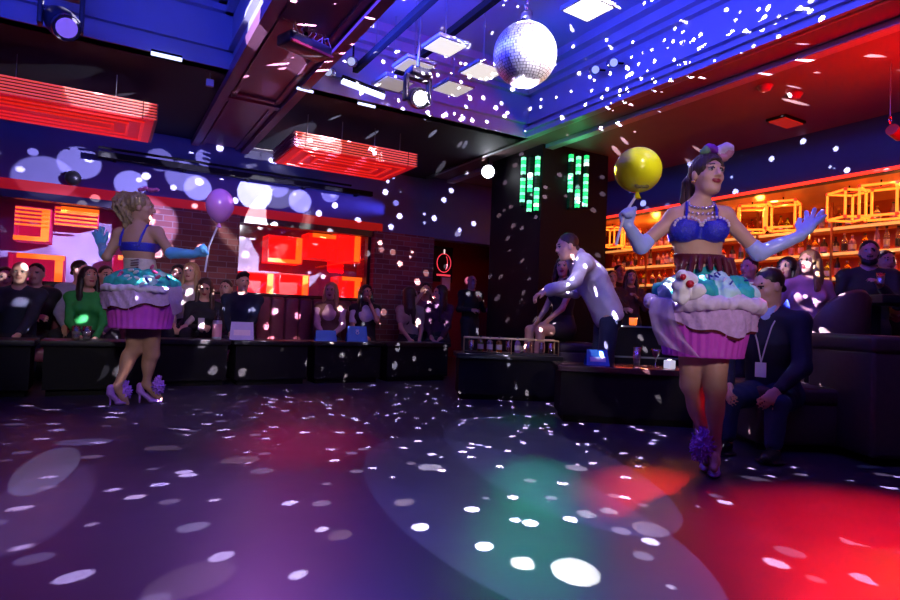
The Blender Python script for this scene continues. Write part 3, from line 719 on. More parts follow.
# ================================================================ NEON RING and frame beside the second pillar
c = at_Y(444, 263, 9.6); r = empty('neon_sign', c, 0, 'round red neon ring with a curved inner stroke by the second pillar', 'sign')
M_nr = mat('pink_red_neon', (1, .1, .15), .4, emit=.8, ecol=(1, .06, .1))
MB().tube([(.145*math.cos(q), 0, .17*math.sin(q)) for q in [2*math.pi*j/28 for j in range(28)]], .008, 8, closed=True).build('ring', M_nr, r)
MB().tube([(.02+.05*math.cos(q), -.005, .13*math.sin(q)) for q in [(-1.2+2.4*j/12) for j in range(13)]], .007, 8).build('inner_stroke', M_nr, r)
MB().box((-.14, -.01, -.24), (.14, .01, -.21)).build('bar', M_nr, r); MB().tube([(0, 0, .17), (0, 0, .25)], .014, 8).build('stem', mat('pale_neon', (1, .7, .7), .4, emit=1.), r)
MB().box((-.2, .03, -.35), (.2, .05, .3)).build('backing', M_mblk, r)
c = at_Y(446, 284, 9.55); r = empty('wall_notice', c, 0, 'pale pink framed notice below the neon ring', 'notice')
MB().box((-.1, 0, -.13), (.1, .02, .13)).build('frame', mat('notice_frame', (.3, .1, .15), .5), r); MB().box((-.085, -.004, -.115), (.085, .001, .115)).build('paper', mat('notice_paper', (.8, .6, .68), .6, emit=0), r)
# ================================================================ THINGS ON THE TABLES
def on_Y(px, Y, h=TH+.001):
    p = at_Y(px, 330, Y); return V3(p[0], Y, h)
def on_d(px, d, h=.481):
    p = at_d(px, 350, d); return V3(p[0], p[1], h)
def card(p, rz, col, lab, w=.2, h=.16, mark=None, inset=None):
    r = empty('table_card', p, rz, lab, 'card', 'folded table cards')
    d = .06
    m = MB(); m.add([(-w/2, -d, 0), (w/2, -d, 0), (w/2-.012, 0, h), (-w/2+.012, 0, h)], [(0, 1, 2, 3)]); m.add([(-w/2, d, 0), (w/2, d, 0), (w/2-.012, 0, h), (-w/2+.012, 0, h)], [(1, 0, 3, 2)])
    m.add([(-w/2, -d, 0), (-w/2, d, 0), (w/2, d, 0), (w/2, -d, 0)], [(0, 1, 2, 3)])
    m.build('card_body', col, r)
    n = V3(0, -h, d)/math.hypot(h, d); u = V3(0, d, h)/math.hypot(h, d)
    if inset:
        c = V3(0, -d, 0)+u*h*.42; MB().obox(c+n*.002, V3(w*.34, 0, 0), u*h*.16, n*.001).build('panel', inset, r)
    if mark:
        c = V3(0, -d, 0)+u*h*.6+n*.003
        MB().tube([c+V3(.018*math.cos(q), 0, 0)+u*.018*math.sin(q) for q in [2*math.pi*j/14 for j in range(14)]], .004, 6, closed=True).build('mark', mark, r)
        MB().obox(c+u*.034, V3(.02, 0, 0), u*.004, n*.001).build('mark_bar', mark, r)
    return r
M_cblue = mat('blue_card', (.04, .2, .6), .5); M_clil = mat('lilac_card', (.45, .35, .7), .5); M_cpale = mat('pale_card', (.8, .8, .9), .5)
card(on_Y(242, 7.05), rad(-8), M_clil, 'lilac table card in front of the man in the navy sweater', .26, .2, None, mat('pink_inset', (.7, .5, .7), .5))
card(on_Y(326, 7.05), rad(-8), M_cblue, 'bright blue table card in front of the blonde woman in the brown jacket', .26, .13)
card(on_Y(357, 7.05), rad(-8), M_cblue, 'blue table card with a small white mark in front of the white sleeved woman', .26, .19, M_cpale)
card(on_d(597, 5.25), -YAW, M_cblue, 'blue and white table card in a light spot on the table behind the right dancer', .2, .135, None, M_cpale)
c = on_Y(217, 7.05); r = empty('drink_flask', c, 0, 'silver and pink bottle flask on the table beside the phone woman', 'flask')
MB().lathe([(.045, 0), (.05, .01), (.05, .19), (.044, .21)], 20).build('body', [mat('flask_steel', (.65, .72, .75), .3, .5)], r)
MB().lathe([(.0512, .03), (.0512, .17)], 20, capb=False, capt=False, fn=None).build('wrap', mat('flask_wrap', (.75, .35, .4), .5), r)
MB().lathe([(.03, .2), (.03, .25), (.012, .26), (.012, .33)], 16).build('cap', M_blk, r)
def tumbler(p, lab, h=.13, R=.038, grp='drinks on the low tables', drink=None):
    r = empty('drink_glass', p, 0, lab, 'glass', grp)
    MB().lathe([(R*.8, 0), (R*.84, .004), (R, h), (R*.94, h), (R*.76, .012)], 16, capt=False).build('glass', M_gl, r)
    if drink: MB().lathe([(R*.74, .014), (R*.88, h*.62)], 16).build('drink', drink, r)
    return r
M_dr = mat('pale_drink', (.5, .5, .55), .1); M_drr = mat('red_drink', (.5, .05, .08), .1)
tumbler(on_Y(76, 6.5), 'clear tumbler, left of the pair below the woman in green', drink=M_dr); tumbler(on_Y(87, 6.5), 'clear tumbler, right of the pair below the woman in green', drink=M_dr)
tumbler(on_d(637, 5.25), 'tall clear tumbler on the red lit table', .17, .036, drink=M_dr)
c = on_d(656, 5.25); r = empty('cocktail_glass', c, 0, 'stemmed cocktail glass with a red drink on the table behind the right dancer', 'glass')
MB().lathe([(.035, 0), (.035, .004), (.005, .008), (.005, .08), (.03, .1), (.045, .16), (.043, .16), (.028, .103)], 16, capt=False).build('glass', M_gl, r); MB().lathe([(.026, .104), (.036, .14)], 16).build('drink', M_drr, r)
c = on_d(670, 5.2); r = empty('candle_holder', c, 0, 'little glowing candle cube at the right dancer\'s hip', 'candle')
MB().box((-.035, -.035, 0), (.035, .035, .07), 0, .006).build('holder', mat('frosted_glass', (.85, .85, .9), .4, emit=.5, ecol=(.9, .9, 1)), r); MB().lathe([(.02, .06), (.02, .078)], 12).build('wax', mat('wax', (.9, .85, .7), .5, emit=.6), r)
# glass rack with bottles and glasses
c = on_d(510, 6.5); r = empty('glass_rack', c, -YAW, 'low brass gallery rack of bottles and glasses on the centre table', 'rack')
M_brs = mat('brass', (.7, .5, .25), .3, .9)
MB().box((-.5, -.13, 0), (.5, .13, .012)).build('tray', M_blk, r)
for sy in (-.13, .13): MB().tube([(-.5, sy, .16), (.5, sy, .16)], .008, 8).build('rail', M_brs, r)
for sx in (-.5, 0, .5):
    for sy in (-.13, .13): MB().tube([(sx, sy, 0), (sx, sy, .16)], .006, 6).build('post', M_brs, r)
base = np.array(c)
for k, (x, nmx, col, h) in enumerate(((-.32, 'green glass bottle', 'green', .15), (-.22, 'clear bottle', 'clear', .17), (-.12, 'amber bottle', 'amber', .14), (.08, 'pale violet bottle', 'violet', .2))):
    p = base+R0*x+V3(0, 0, .013); b = bottle(col, 1, 'pale', 'black'); b.location = [float(q) for q in p]; b.scale = (.75, .75, .75)
    tag(b, 'small %s standing in the brass rack' % nmx, 'bottle', 'bottles in the brass rack')
for k, x in enumerate((-.42, -.02, .2, .34, .44)):
    tumbler(base+R0*x+V3(0, 0, .013), ('first', 'second', 'third', 'fourth', 'last')[k]+' clear glass from the left in the brass rack', .12, .03, 'glasses in the brass rack')
c = at_Z(609, 285, 1.121) if False else at_d(634, 292, 6.6); r = empty('candle_lamp', (c[0], c[1], .841), 0, 'small glowing orange candle on the bar by the bar faces', 'candle')
MB().lathe([(.03, 0), (.04, .01), (.042, .08), (.038, .08)], 14, capt=False).build('holder', mat('amber_holder', (.8, .2, .05), .3, emit=1.6, ecol=(1, .15, .02)), r); MB().lathe([(.025, .01), (.025, .05)], 12).build('wax', MATS['wax'], r)
# ================================================================ PEOPLE
def skin(tone): 
    cols = {'fair': (.62, .36, .27), 'mid': (.5, .27, .19), 'tan': (.36, .18, .12)}
    return mat('skin_'+tone, cols[tone], .5, var=.07, scale=30)
M_lip = mat('dark_red_lips', (.3, .03, .05), .35); M_lipn = mat('natural_lips', (.42, .16, .14), .5)
M_eye = mat('eye_white', (.42, .38, .38), .4); M_iris = mat('dark_iris', (.03, .02, .02), .3)
def hairmat(n, c): return mat('hair_'+n, c, .45, var=.45, scale=60, stretch=(3, 3, .35))
HAIR = {'black': (.012, .01, .01), 'brown': (.05, .028, .018), 'dark': (.022, .014, .012), 'blonde': (.42, .27, .12), 'red': (.22, .05, .025), 'grey': (.2, .18, .18), 'honey': (.3, .18, .07)}
HM = {k: hairmat(k, v) for k, v in HAIR.items()}
UPV = V3(0, 0, 1)
def face_dir(phi): return V3(math.sin(rad(phi)), -math.cos(rad(phi)), 0)
class Frame:
    def __init__(s, c, phi, pitch=0., roll=0., k=1.):
        f = face_dir(phi); sd = nrm(np.cross(UPV, f)); u = UPV
        cp, sp = math.cos(rad(pitch)), math.sin(rad(pitch)); f, u = f*cp+u*sp, u*cp-f*sp
        cr, sr = math.cos(rad(roll)), math.sin(rad(roll)); sd, u = sd*cr+u*sr, u*cr-sd*sr
        s.c, s.f, s.s, s.u, s.k = np.array(c, float), f, sd, u, k
    def __call__(s, f=0, sd=0, u=0): return s.c+s.k*(s.f*f+s.s*sd+s.u*u)
def add_head(S, H, male=True, lips=2, brow=4, detail=True):
    """skull, jaw, nose, brows, eyes, lips and ears in the head frame; material slots 0 skin 1 eye 2 lips 3 iris 4 hair colour"""
    k = H.k; A = (H.s, H.f, H.u)
    S.ell(H(-.012, 0, .028), V3(.074, .094, .088)*k, .01, 0, A)
    S.ell(H(.024, 0, -.03), V3(.058, .068, .086)*k, .03*k, 0, A)
    w = .034 if male else .026
    S.cone(H(.045, -.02, -.088), H(.045, .02, -.088), w*.8*k, w*.8*k, .03*k)
    S.ell(H(.066, 0, -.096), V3(.022, .02, .018)*k, .02*k, 0, A)
    for q in (-1, 1):
        S.ell(H(.056, q*.036, -.022), V3(.024, .02, .022)*k, .02*k, 0, A)
        S.cone(H(.083, q*.012, .034), H(.07, q*.046, .03), .012*k, .01*k, .015*k)
        S.ell(H(-.004, q*.076, -.006), V3(.011, .02, .032)*k, .008*k, 0, A)
    S.cone(H(.086, 0, .02), H(.106, 0, -.022), .008*k, .0125*k, .012*k)
    for q in (-1, 1): S.ell(H(.096, q*.012, -.026), V3(.009, .012, .009)*k, .006*k, 0, A)
    if detail:
        for q in (-1, 1):
            S.ell(H(.1, q*.032, .01), V3(.015, .014, .011)*k, .012*k, 0, A, sub=True)
            S.ell(H(.078, q*.032, .01), V3(.0155, .0125, .0085)*k, 0., 1, A)
            S.ell(H(.0865, q*.031, .0095), V3(.0085, .007, .008)*k, 0., 3, A)
            S.cone(H(.091, q*.014, .034), H(.08, q*.05, .037), .0058*k, .004*k, 0.002, 4)
            S.cone(H(.091, q*.017, .019), H(.08, q*.048, .017), .0045*k, .0035*k, 0.002, 3)
        S.cone(H(.088, -.02, -.052), H(.088, .02, -.052), .007*k, .007*k, .004, 2)
        S.ell(H(.092, 0, -.0505), V3(.017, .008, .0075)*k, .004, 2, A); S.ell(H(.09, 0, -.059), V3(.017, .009, .0075)*k, .004, 2, A)
def add_hand(S, wrist, d, n, L=.18, curl=.5, spread=.25, mi=0, side=1, g=0.):
    """palm, four unequal bent fingers and a thumb; d = pointing direction, n = palm normal, side = thumb side"""
    d = nrm(np.array(d, float)); n = nrm(np.array(n, float)-d*(n@d)); t = np.cross(d, n)*side
    pc = wrist+d*L*.28
    S.ell(pc, (L*.22+g, L*.1+g, L*.3+g), .012, mi, (t, n, d))
    for i, (o, ln) in enumerate(((.155, .40), (.055, .46), (-.05, .43), (-.145, .34))):
        r = L*(.05-.004*(i == 3))+g; base = wrist+d*L*.48+t*L*o
        dd = nrm(d+t*o*spread*4); a = curl*1.1
        d1 = dd*math.cos(a)+n*math.sin(a); d2 = dd*math.cos(a*2)+n*math.sin(a*2); d3 = dd*math.cos(a*2.7)+n*math.sin(a*2.7)
        p1 = base+d1*L*ln*.45; p2 = p1+d2*L*ln*.32; p3 = p2+d3*L*ln*.25
        S.chain([base-dd*L*.1, base, p1, p2, p3], [r, r*1.02, r*.95, r*.88, r*.75], .005, mi)
    b = wrist+d*L*.18+t*L*.16; td = nrm(d*.7+t*(.75-.45*min(1, curl))+n*.35*(.3+curl)); m_ = b+td*L*.24
    S.chain([b, m_, m_+nrm(td*.6+d*.5+n*.4*curl)*L*.2], [L*.075+g, L*.06+g, L*.045+g], .008, mi)
def ik(a, b, l1, l2, hint):
    d = b-a; L = min(np.linalg.norm(d), (l1+l2)*.995); u = nrm(d); b = a+u*L
    x = (l1*l1-l2*l2+L*L)/(2*L); h = math.sqrt(max(0, l1*l1-x*x)); p = hint-u*(hint@u)
    return a+u*x+nrm(p)*h, b
def torso(S, P, C, N, shL, shR, fw, male, k=1., mi=0, bust=0.):
    fl = (fw, 1.45)
    S.cone(P, P+(C-P)*.35, (.155 if male else .16)*k, (.14 if male else .125)*k, .03, mi, fl)
    S.cone(P+(C-P)*.4, C, (.142 if male else .118)*k, (.165 if male else .14)*k, .05, mi, fl)
    S.cone(C, N-(N-C)*.45, (.165 if male else .14)*k, .09*k, .05, mi, fl)
    for sh in (shL, shR): S.cone(N-(N-C)*.12, sh, .052*k, (.062 if male else .048)*k, .05, mi)
    if bust:
        sd = nrm(np.cross(UPV, fw))
        for q in (-1, 1): S.ell(C+sd*q*.075*k+fw*.075*k-UPV*.0, V3(bust, bust, bust)*k, .04, mi)
def wavy(amp, fr, ph=0.):
    return lambda X, Y, Z: amp*(np.sin(X*fr+ph+2.1*np.sin(Z*fr*.37))*np.sin(Y*fr*1.13+ph*2)*1.0+.6*np.sin(Z*fr*.8+X*fr*.5+1.3*np.sin(Y*fr*.6+ph)))
def strandy(amp, fr):
    return lambda X, Y, Z: amp*np.sin(X*fr+1.7*np.sin(Z*14))*np.sin(Y*fr*1.1+1.2*np.sin(Z*11+1))
def add_hair(root, H, style, hm, vox, rng, N=None, pitch=0):
    k = H.k; A = (H.s, H.f, H.u); S = Sculpt()
    if style == 'bald': return
    if style == 'crop':
        S.ell(H(-.022, 0, .042), V3(.079, .094, .086)*k, .01, 0, A); S.ell(H(.055, 0, -.05), V3(.085, .075, .115)*k, .008, 0, A, sub=True)
        S.cone(H(-.085, -.03, -.03), H(-.085, .03, -.03), .022*k, .022*k, .02); S.ell(H(.0, 0, -.1), V3(.11, .075, .08)*k, .01, 0, A, sub=True)
    elif style == 'quiff':
        S.ell(H(-.02, 0, .045), V3(.08, .096, .09)*k, .01, 0, A); S.ell(H(.06, 0, -.05), V3(.09, .075, .11)*k, .008, 0, A, sub=True)
        S.chain([H(.06, -.04, .1), H(.068, 0, .115), H(.055, .045, .1)], [.022*k]*3, .02); S.cone(H(-.085, -.03, -.03), H(-.085, .03, -.03), .024*k, .024*k, .02)
        S.ell(H(.0, 0, -.1), V3(.11, .075, .08)*k, .01, 0, A, sub=True)
    else:
        S.ell(H(-.022, 0, .034), V3(.086, .1, .092)*k, .01, 0, A)
        n = 7; ln = {'long': .42, 'bob': .2, 'mid': .26, 'updo': 0, 'pony': 0}[style]
        if ln:
            for i in range(n*2+1):
                t = (i/(n*2)-.5)*2; ang = t*2.05
                bx = H(-.02-.075*math.cos(ang)*.95, math.sin(ang)*.078, .02-.02*abs(t)); l = ln*(1 if abs(t) > .5 else 1.05)
                e1 = bx-UPV*.5*l+H.s*math.sin(ang)*.02+H.f*(.02*(abs(t) > .7)); e2 = bx-UPV*l+H.s*math.sin(ang)*(.02+.02*rng.random())+H.f*(.045*(abs(t) > .7)+.0)
                S.chain([bx, e1, e2], [.024*k, .023*k, .01*k], .016)
            S.cone(H(.02, .05, .085), H(.055, .07, -.01), .016*k, .014*k, .015); S.cone(H(.02, -.05, .085), H(.055, -.07, -.01), .016*k, .014*k, .015)
        S.ell(H(.075, 0, -.035), V3(.056, .07, .1)*k, .01, 0, A, sub=True)
    S.build('hair', hm, root, vox, strandy(.003, 190))
def add_beard(root, H, hm, vox):
    k = H.k; A = (H.s, H.f, H.u); S = Sculpt()
    S.cone(H(.05, -.03, -.085), H(.05, .03, -.085), .034*k, .034*k, .02); S.ell(H(.07, 0, -.1), V3(.03, .028, .03)*k, .02, 0, A)
    for q in (-1, 1): S.cone(H(.05, q*.04, -.08), H(.0, q*.07, -.02), .022*k, .012*k, .02)
    S.cone(H(.094, -.022, -.04), H(.094, .022, -.04), .008*k, .008*k, .008); S.ell(H(.1, 0, -.056), V3(.018, .02, .008)*k, .004, 0, A, sub=True)
    S.build('beard', hm, root, vox, strandy(.002, 200))
def toloc(base, p):
    """world point to the local frame of a figure whose empty stands at base, turned with the camera heading"""
    v = np.array(p)-base; return V3(v@R0, v@F0, v[2])
def figure(px, py, d, phi, label, pose='lap', seated=True, male=True, hair='crop', hcol='dark', tone='fair', shirt=(.02, .02, .03), legs=(.02, .02, .03), hphi=None, hpitch=0., lean=0.,
           beard=False, bare_legs=False, sleeves=1, vest=None, k=1., vox=.011, group=None, extra=None, drop=None):
    rng = random.Random(int(px*13+py*7)); hphi = phi if hphi is None else hphi
    hc = at_d(px, py, d); base = V3(hc[0], hc[1], 0); hz = hc[2]
    if seated: kk = k; pz = hz-.70*kk
    else: kk = k*hz/(1.60*k) if False else hz/1.60; pz = .93*kk
    fw = face_dir(phi); sd = nrm(np.cross(UPV, fw)); L = fw*math.sin(rad(lean))+UPV*math.cos(rad(lean))
    H = Frame((0, 0, hz), hphi, hpitch, 0, kk)
    N = V3(0, 0, hz)-UPV*.165*kk-fw*.02*kk; P = N-L*(.525 if seated else .52)*kk; C = P+(N-P)*.66; male_w = .185 if male else .16
    shL = N-UPV*.06*kk+sd*male_w*kk; shR = N-UPV*.06*kk-sd*male_w*kk
    R = empty('person', base, -YAW, label, 'person', group)
    B = Sculpt(); add_head(B, H, male)
    B.cone(N-L*.04*kk, H(-.018, 0, -.06), (.058 if male else .046)*kk, (.054 if male else .043)*kk, .03)
    T = Sculpt(); torso(T, P, C, N, shL, shR, fw, male, kk, 0, 0 if male else .06)
    B.p += T.p
    hands = {'lap': ((.30, .07, .04), (.30, -.07, .05)), 'table': ((.36, .1, .12), (.38, -.06, .12)), 'knees': ((.4, .14, .03), (.4, -.14, .03)), 'cross': ((.22, -.12, .24), (.24, .12, .22)),
             'chin': ((.17, .05, .53), (.3, -.05, .1)), 'phone': ((.30, .05, .22), (.30, -.05, .22)), 'up': ((.2, .08, .62), (.2, -.1, .62)), 'cup': ((.24, .05, .36), (.26, -.12, .18)), 'side': ((.05, .24, -.02), (.05, -.24, -.02)),
             'reach': ((.5, .1, .3), (.52, -.08, .36)), 'clap': ((.26, .03, .3), (.26, -.03, .32))}[pose]
    arms = []
    for q, sh, hp in ((1, shL, hands[0]), (-1, shR, hands[1])):
        tgt = P+fw*hp[0]*kk+sd*hp[1]*kk+UPV*hp[2]*kk
        el, wr = ik(sh, tgt, .29*kk, .25*kk, -UPV*.8+sd*q*.55-fw*.25)
        hd = nrm(wr-el)
        B.cone(sh, el, (.05 if male else .04)*kk, (.04 if male else .033)*kk, .03); B.cone(el, wr, (.041 if male else .034)*kk, (.028 if male else .024)*kk, .015)
        add_hand(B, wr, nrm(hd+fw*.2), -sd*q*.6-UPV*.5, .175*kk, .45, .2, 0, q)
        arms.append((sh, el, wr))
    lg = []
    for q in (1, -1):
        hip = P+sd*q*.09*kk-UPV*.03
        if seated:
            kn = hip+fw*.38*kk+sd*q*(.05 if male else .01)-UPV*.02; kn[2] = max(kn[2], .3); an = kn+fw*.05-UPV*(kn[2]-.09)
        else: kn = hip-UPV*.42*kk+fw*.02; an = V3(hip[0], hip[1], .08)-fw*.02
        lg.append((hip, kn, an))
        B.cone(hip, kn, .082*kk, .056*kk, .04); B.cone(kn, an, .055*kk, .036*kk, .02); B.ell(kn+(an-kn)*.3-fw*.02, (.05*kk, .05*kk, .1*kk), .03)
        B.cone(an-UPV*.04, an+fw*.13-UPV*.055, .035, .028, .03)
    B.build('body', [skin(tone), M_eye, M_lip if not male else M_lipn, M_iris, HM[hcol]], R, vox)
    # clothes
    g = .013; sm = mat('cloth_%d_%d_%d' % tuple(int(c*999) for c in shirt), shirt, .8, var=.2, scale=14, bump=.25)
    S = T.inflated(g)
    if sleeves:
        for sh, el, wr in arms:
            if sleeves == 1: S.cone(sh, el, (.062 if male else .05)*kk, (.054 if male else .043)*kk, .03); S.cone(el, el+(wr-el)*.88, (.054 if male else .043)*kk, (.04 if male else .033)*kk, .02)
            else: S.cone(sh, sh+(el-sh)*.62, (.066 if male else .052)*kk, (.06 if male else .05)*kk, .03)
    S.ell(N+UPV*.035*kk+fw*.03, V3(.062, .062, .05)*kk, .01, sub=True)
    S.build('shirt' if male else 'top', sm, R, vox, wavy(.004, 34, rng.random()*6))
    if vest:
        q = T.inflated(g+.01); q.ell(N+fw*.16-UPV*.1, V3(.1, .1, .16)*kk, .02, sub=True); q.build('vest', mat('vest_%d' % int(vest[0]*999), vest, .8), R, vox)
    if not bare_legs:
        S = Sculpt(); S.cone(P, P+(C-P)*.12, (.17)*kk, .165*kk, .03, 0, (fw, 1.4))
        for hip, kn, an in lg: S.cone(hip, kn, .096*kk, .07*kk, .04); S.cone(kn, an+UPV*.03, .068*kk, .052*kk, .02)
        S.build('trousers', mat('trouser_%d_%d_%d' % tuple(int(c*999) for c in legs), legs, .85, var=.2), R, vox, wavy(.003, 40, 1.))
    else:
        S = Sculpt(); S.cone(P, P+(C-P)*.15, .172*kk, .165*kk, .03, 0, (fw, 1.4))
        for hip, kn, an in lg: S.cone(hip, hip+(kn-hip)*.45, .1*kk, .088*kk, .05)
        S.build('skirt', mat('skirt_%d' % int(legs[0]*999), legs, .8), R, vox)
    for i, (hip, kn, an) in enumerate(lg):
        S = Sculpt(); S.cone(an-UPV*.035, an+fw*.15-UPV*.052, .045, .034, .03); S.ell(an+fw*.06-UPV*.075, (.09, .09, .014), .01); S.build('shoe', mat('black_shoe', (.02, .02, .02), .4), R, .011)
    add_hair(R, H, hair, HM[hcol], vox*.9, rng)
    if beard: add_beard(R, H, HM[hcol], vox*.8)
    if extra: extra(R, dict(H=H, N=N, P=P, C=C, fw=fw, sd=sd, arms=arms, k=kk, base=base))
    return R, dict(H=H, N=N, P=P, C=C, fw=fw, sd=sd, arms=arms, k=kk, base=base)
# ================================================================ CUPCAKE DANCERS
M_glove = mat('pale_blue_satin_glove', (.42, .52, .95), .32, var=.08, sheen=.3); M_glove2 = mat('sky_blue_satin_glove', (.12, .42, .85), .32, var=.1, sheen=.3)
M_bra = mat('royal_blue_sequin', (.015, .02, .62), .35, var=.8, scale=160, spec=.8, bump=.7); M_bral = mat('white_lace_trim', (.72, .62, .8), .7)
M_choc = mat('chocolate_satin', (.11, .016, .03), .25); M_teal = mat('teal_net_frosting', (.03, .44, .4), .6, var=.5, scale=16, bump=.4); M_mint = mat('pale_mint_frosting', (.5, .82, .82), .7, var=.25, scale=20, bump=.4)
M_wrap = mat('violet_cupcake_wrapper', (.6, .07, .62), .5, var=.18, scale=20); M_lace = mat('lavender_lace', (.58, .38, .72), .75, var=.3, scale=40, bump=.5)
M_tul = mat('lavender_tulle', (.68, .58, .78), .8, var=.2, scale=40, bump=.3); M_tuls = mat('sheer_tulle', (.66, .5, .78), .8, var=.2, scale=40, alpha=.58)
M_cher = mat('red_cherry', (.5, .01, .02), .25); M_fluff = mat('violet_fluff', (.42, .16, .85), .9, var=.3, scale=60, bump=.4); M_shoe = mat('lilac_shoe', (.45, .2, .72), .35)
SPR = [mat('sprinkle_navy', (.02, .03, .3), .4), mat('sprinkle_pink', (.7, .1, .3), .4), mat('sprinkle_white', (.8, .8, .85), .4)]
def wrapper(root, c, rt, rb, z0, z1, pleats, wave, ph=0.):
    """pleated cupcake case, the torn lavender lace layer over it and its dark scalloped edge"""
    n = pleats*4
    def fn(amp):
        return lambda r, z, q, i: (r*(1+amp*(1 if int(q/(2*math.pi)*n+.5) % 4 < 2 else -1)), z)
    pr = [(rb+(rt-rb)*t, z0+(z1-z0)*t) for t in [0, .04, .06, .3, .6, .9, 1]]; pr[1] = (pr[1][0]*1.012, pr[1][1])
    m = MB().lathe(pr, n, 0, c, fn(.016), capb=False, capt=False)
    m.lathe([(rb*.97, z0+.004), (.02, z0+.03)], n, 0, c, capb=False, capt=False); m.build('wrapper_skirt', M_wrap, root)
    def low(q): return z0+(z1-z0)*(.6+wave*math.sin(2*q+ph)+.05*math.sin(7*q+ph))
    def lay(dr, lo_off, hi):
        def f(r, z, q, i):
            zl = low(q)+lo_off; zz = zl+(hi-zl)*z; rr = rb+(rt-rb)*(zz-z0)/(z1-z0)
            return (rr+dr+.008*math.sin(q*23+zz*40)+.005*math.sin(q*41-zz*60)+.012*(1-z)*math.sin(q*9), zz)
        return f
    MB().lathe([(0, t/6) for t in range(7)], 96, 0, c, lay(.022, 0, z1), capb=False, capt=False).build('lace_layer', M_lace, root)
    MB().lathe([(0, t/2*.12) for t in range(3)], 96, 0, c, lay(.017, -.014, z1), capb=False, capt=False).build('scalloped_edge', M_choc, root)
def clip(S, z1, z0, c):
    """keep only the band of the sculpt between heights z0 and z1"""
    S.ell(V3(c[0], c[1], z1+3), 3., .0, sub=True); S.ell(V3(c[0], c[1], z0-3), 3., .0, sub=True); return S
def trunk(j, fw, g):
    S = Sculpt(); torso(S, j['pelvis'], j['chest'], j['neck'], j['shL'], j['shR'], fw, False, 1.0, 0, .068); return S.inflated(g)
def ribbon(name, m, root, A, B, n=8, amp=.012, fr=3):
    """ruffled sheet between two edge polylines"""
    A = [np.array(a) for a in A]; B = [np.array(b) for b in B]; vs = []; fs = []; N = len(A)*4
    def ev(P, t):
        x = t*(len(P)-1); i = min(int(x), len(P)-2); f = x-i; f = f*f*(3-2*f); return P[i]*(1-f)+P[i+1]*f
    for i in range(N+1):
        for k in range(n*2+1):
            t, q = i/N, k/(n*2); p = ev(A, t)*(1-q)+ev(B, t)*q
            vs.append(p+V3(0, -amp*math.sin(q*fr*6.28+1.5*math.sin(t*4))*(.4+t), 0))
    w = n*2+1
    for i in range(N):
        for k in range(n*2): fs.append((i*w+k, i*w+k+1, (i+1)*w+k+1, (i+1)*w+k))
    return MB().add(vs, fs, 0, True).build(name, m, root)
def shoe(root, ankle, toe, heel_h, fluff, fr=.05):
    f = nrm((toe-ankle)*V3(1, 1, 0)); heel = V3(ankle[0], ankle[1], 0)-f*.045
    S = Sculpt(); th = V3(toe[0], toe[1], .018)
    S.cone(th-f*.06, th, .033, .02, .02, 0, (UPV, 1.9)); S.cone(heel+UPV*(heel_h), th-f*.06, .024, .03, .02, 0, (UPV, 1.6)); S.cone(heel+UPV*heel_h, heel+UPV*(heel_h+.045), .03, .03, .02)
    o = S.build('shoe', M_shoe, root, .006)
    MB().tube([heel+UPV*(heel_h+.01), heel+UPV*heel_h*.5, heel+UPV*.0], [.02, .009, .006], 10).build('heel', M_shoe, o)
    if fluff is not None:
        S = Sculpt(); rr = random.Random(5)
        for i in range(150):
            v = nrm(V3(rr.gauss(0, 1), rr.gauss(0, 1), rr.gauss(0, 1.2))); S.cone(fluff, fluff+v*fr*(.95+.3*rr.random())*V3(1, 1, 1.5), .011, .0045, .003)
        S.ell(fluff, (fr*.8, fr*.8, fr*1.2), .006); S.build('pompom', M_fluff, o, .0055)
def dancer(d, base_px, label, J, phi, hphi, hpitch, hroll, gm, tone, hk=1.0):
    bp_ = at_d(*base_px, d); base = V3(bp_[0], bp_[1], 0)
    j = {k: toloc(base, at_d(v[0], v[1], d+(v[2] if len(v) > 2 else 0))) for k, v in J.items()}
    R = empty('person', base, -YAW, label, 'person'); fw = face_dir(phi); sd = nrm(np.cross(UPV, fw))
    H = Frame(j['head'], hphi, hpitch, hroll, hk)
    B = Sculpt(); add_head(B, H, False)
    B.cone(j['neck'], H(-.02, 0, -.06), .046, .043, .03)
    torso(B, j['pelvis'], j['chest'], j['neck'], j['shL'], j['shR'], fw, False, 1.0, 0, .068)
    arms = {}
    for q in 'LR':
        sh, el, wr = j['sh'+q], j['el'+q], j['wr'+q]
        B.ell(sh, (.052, .052, .052), .03); B.cone(sh, el, .047, .036, .03); B.cone(el, wr, .039, .024, .015); arms[q] = (sh, el, wr)
    for q in 'LR':
        hip, kn, an, toe = j['hip'+q], j['kn'+q], j['an'+q], j['toe'+q]
        B.cone(hip, kn, .092, .06, .04); B.cone(kn, an, .055, .031, .025); B.ell(kn+(an-kn)*.3-nrm((toe-an)*V3(1, 1, 0))*.022, (.048, .048, .1), .03, 0, None)
        B.ell(kn, (.055, .055, .06), .02); B.cone(an, an*.35+toe*.65, .034, .03, .025); B.cone(an*.35+toe*.65, toe, .03, .02, .02)
    return R, base, j, H, B, arms, fw, sd
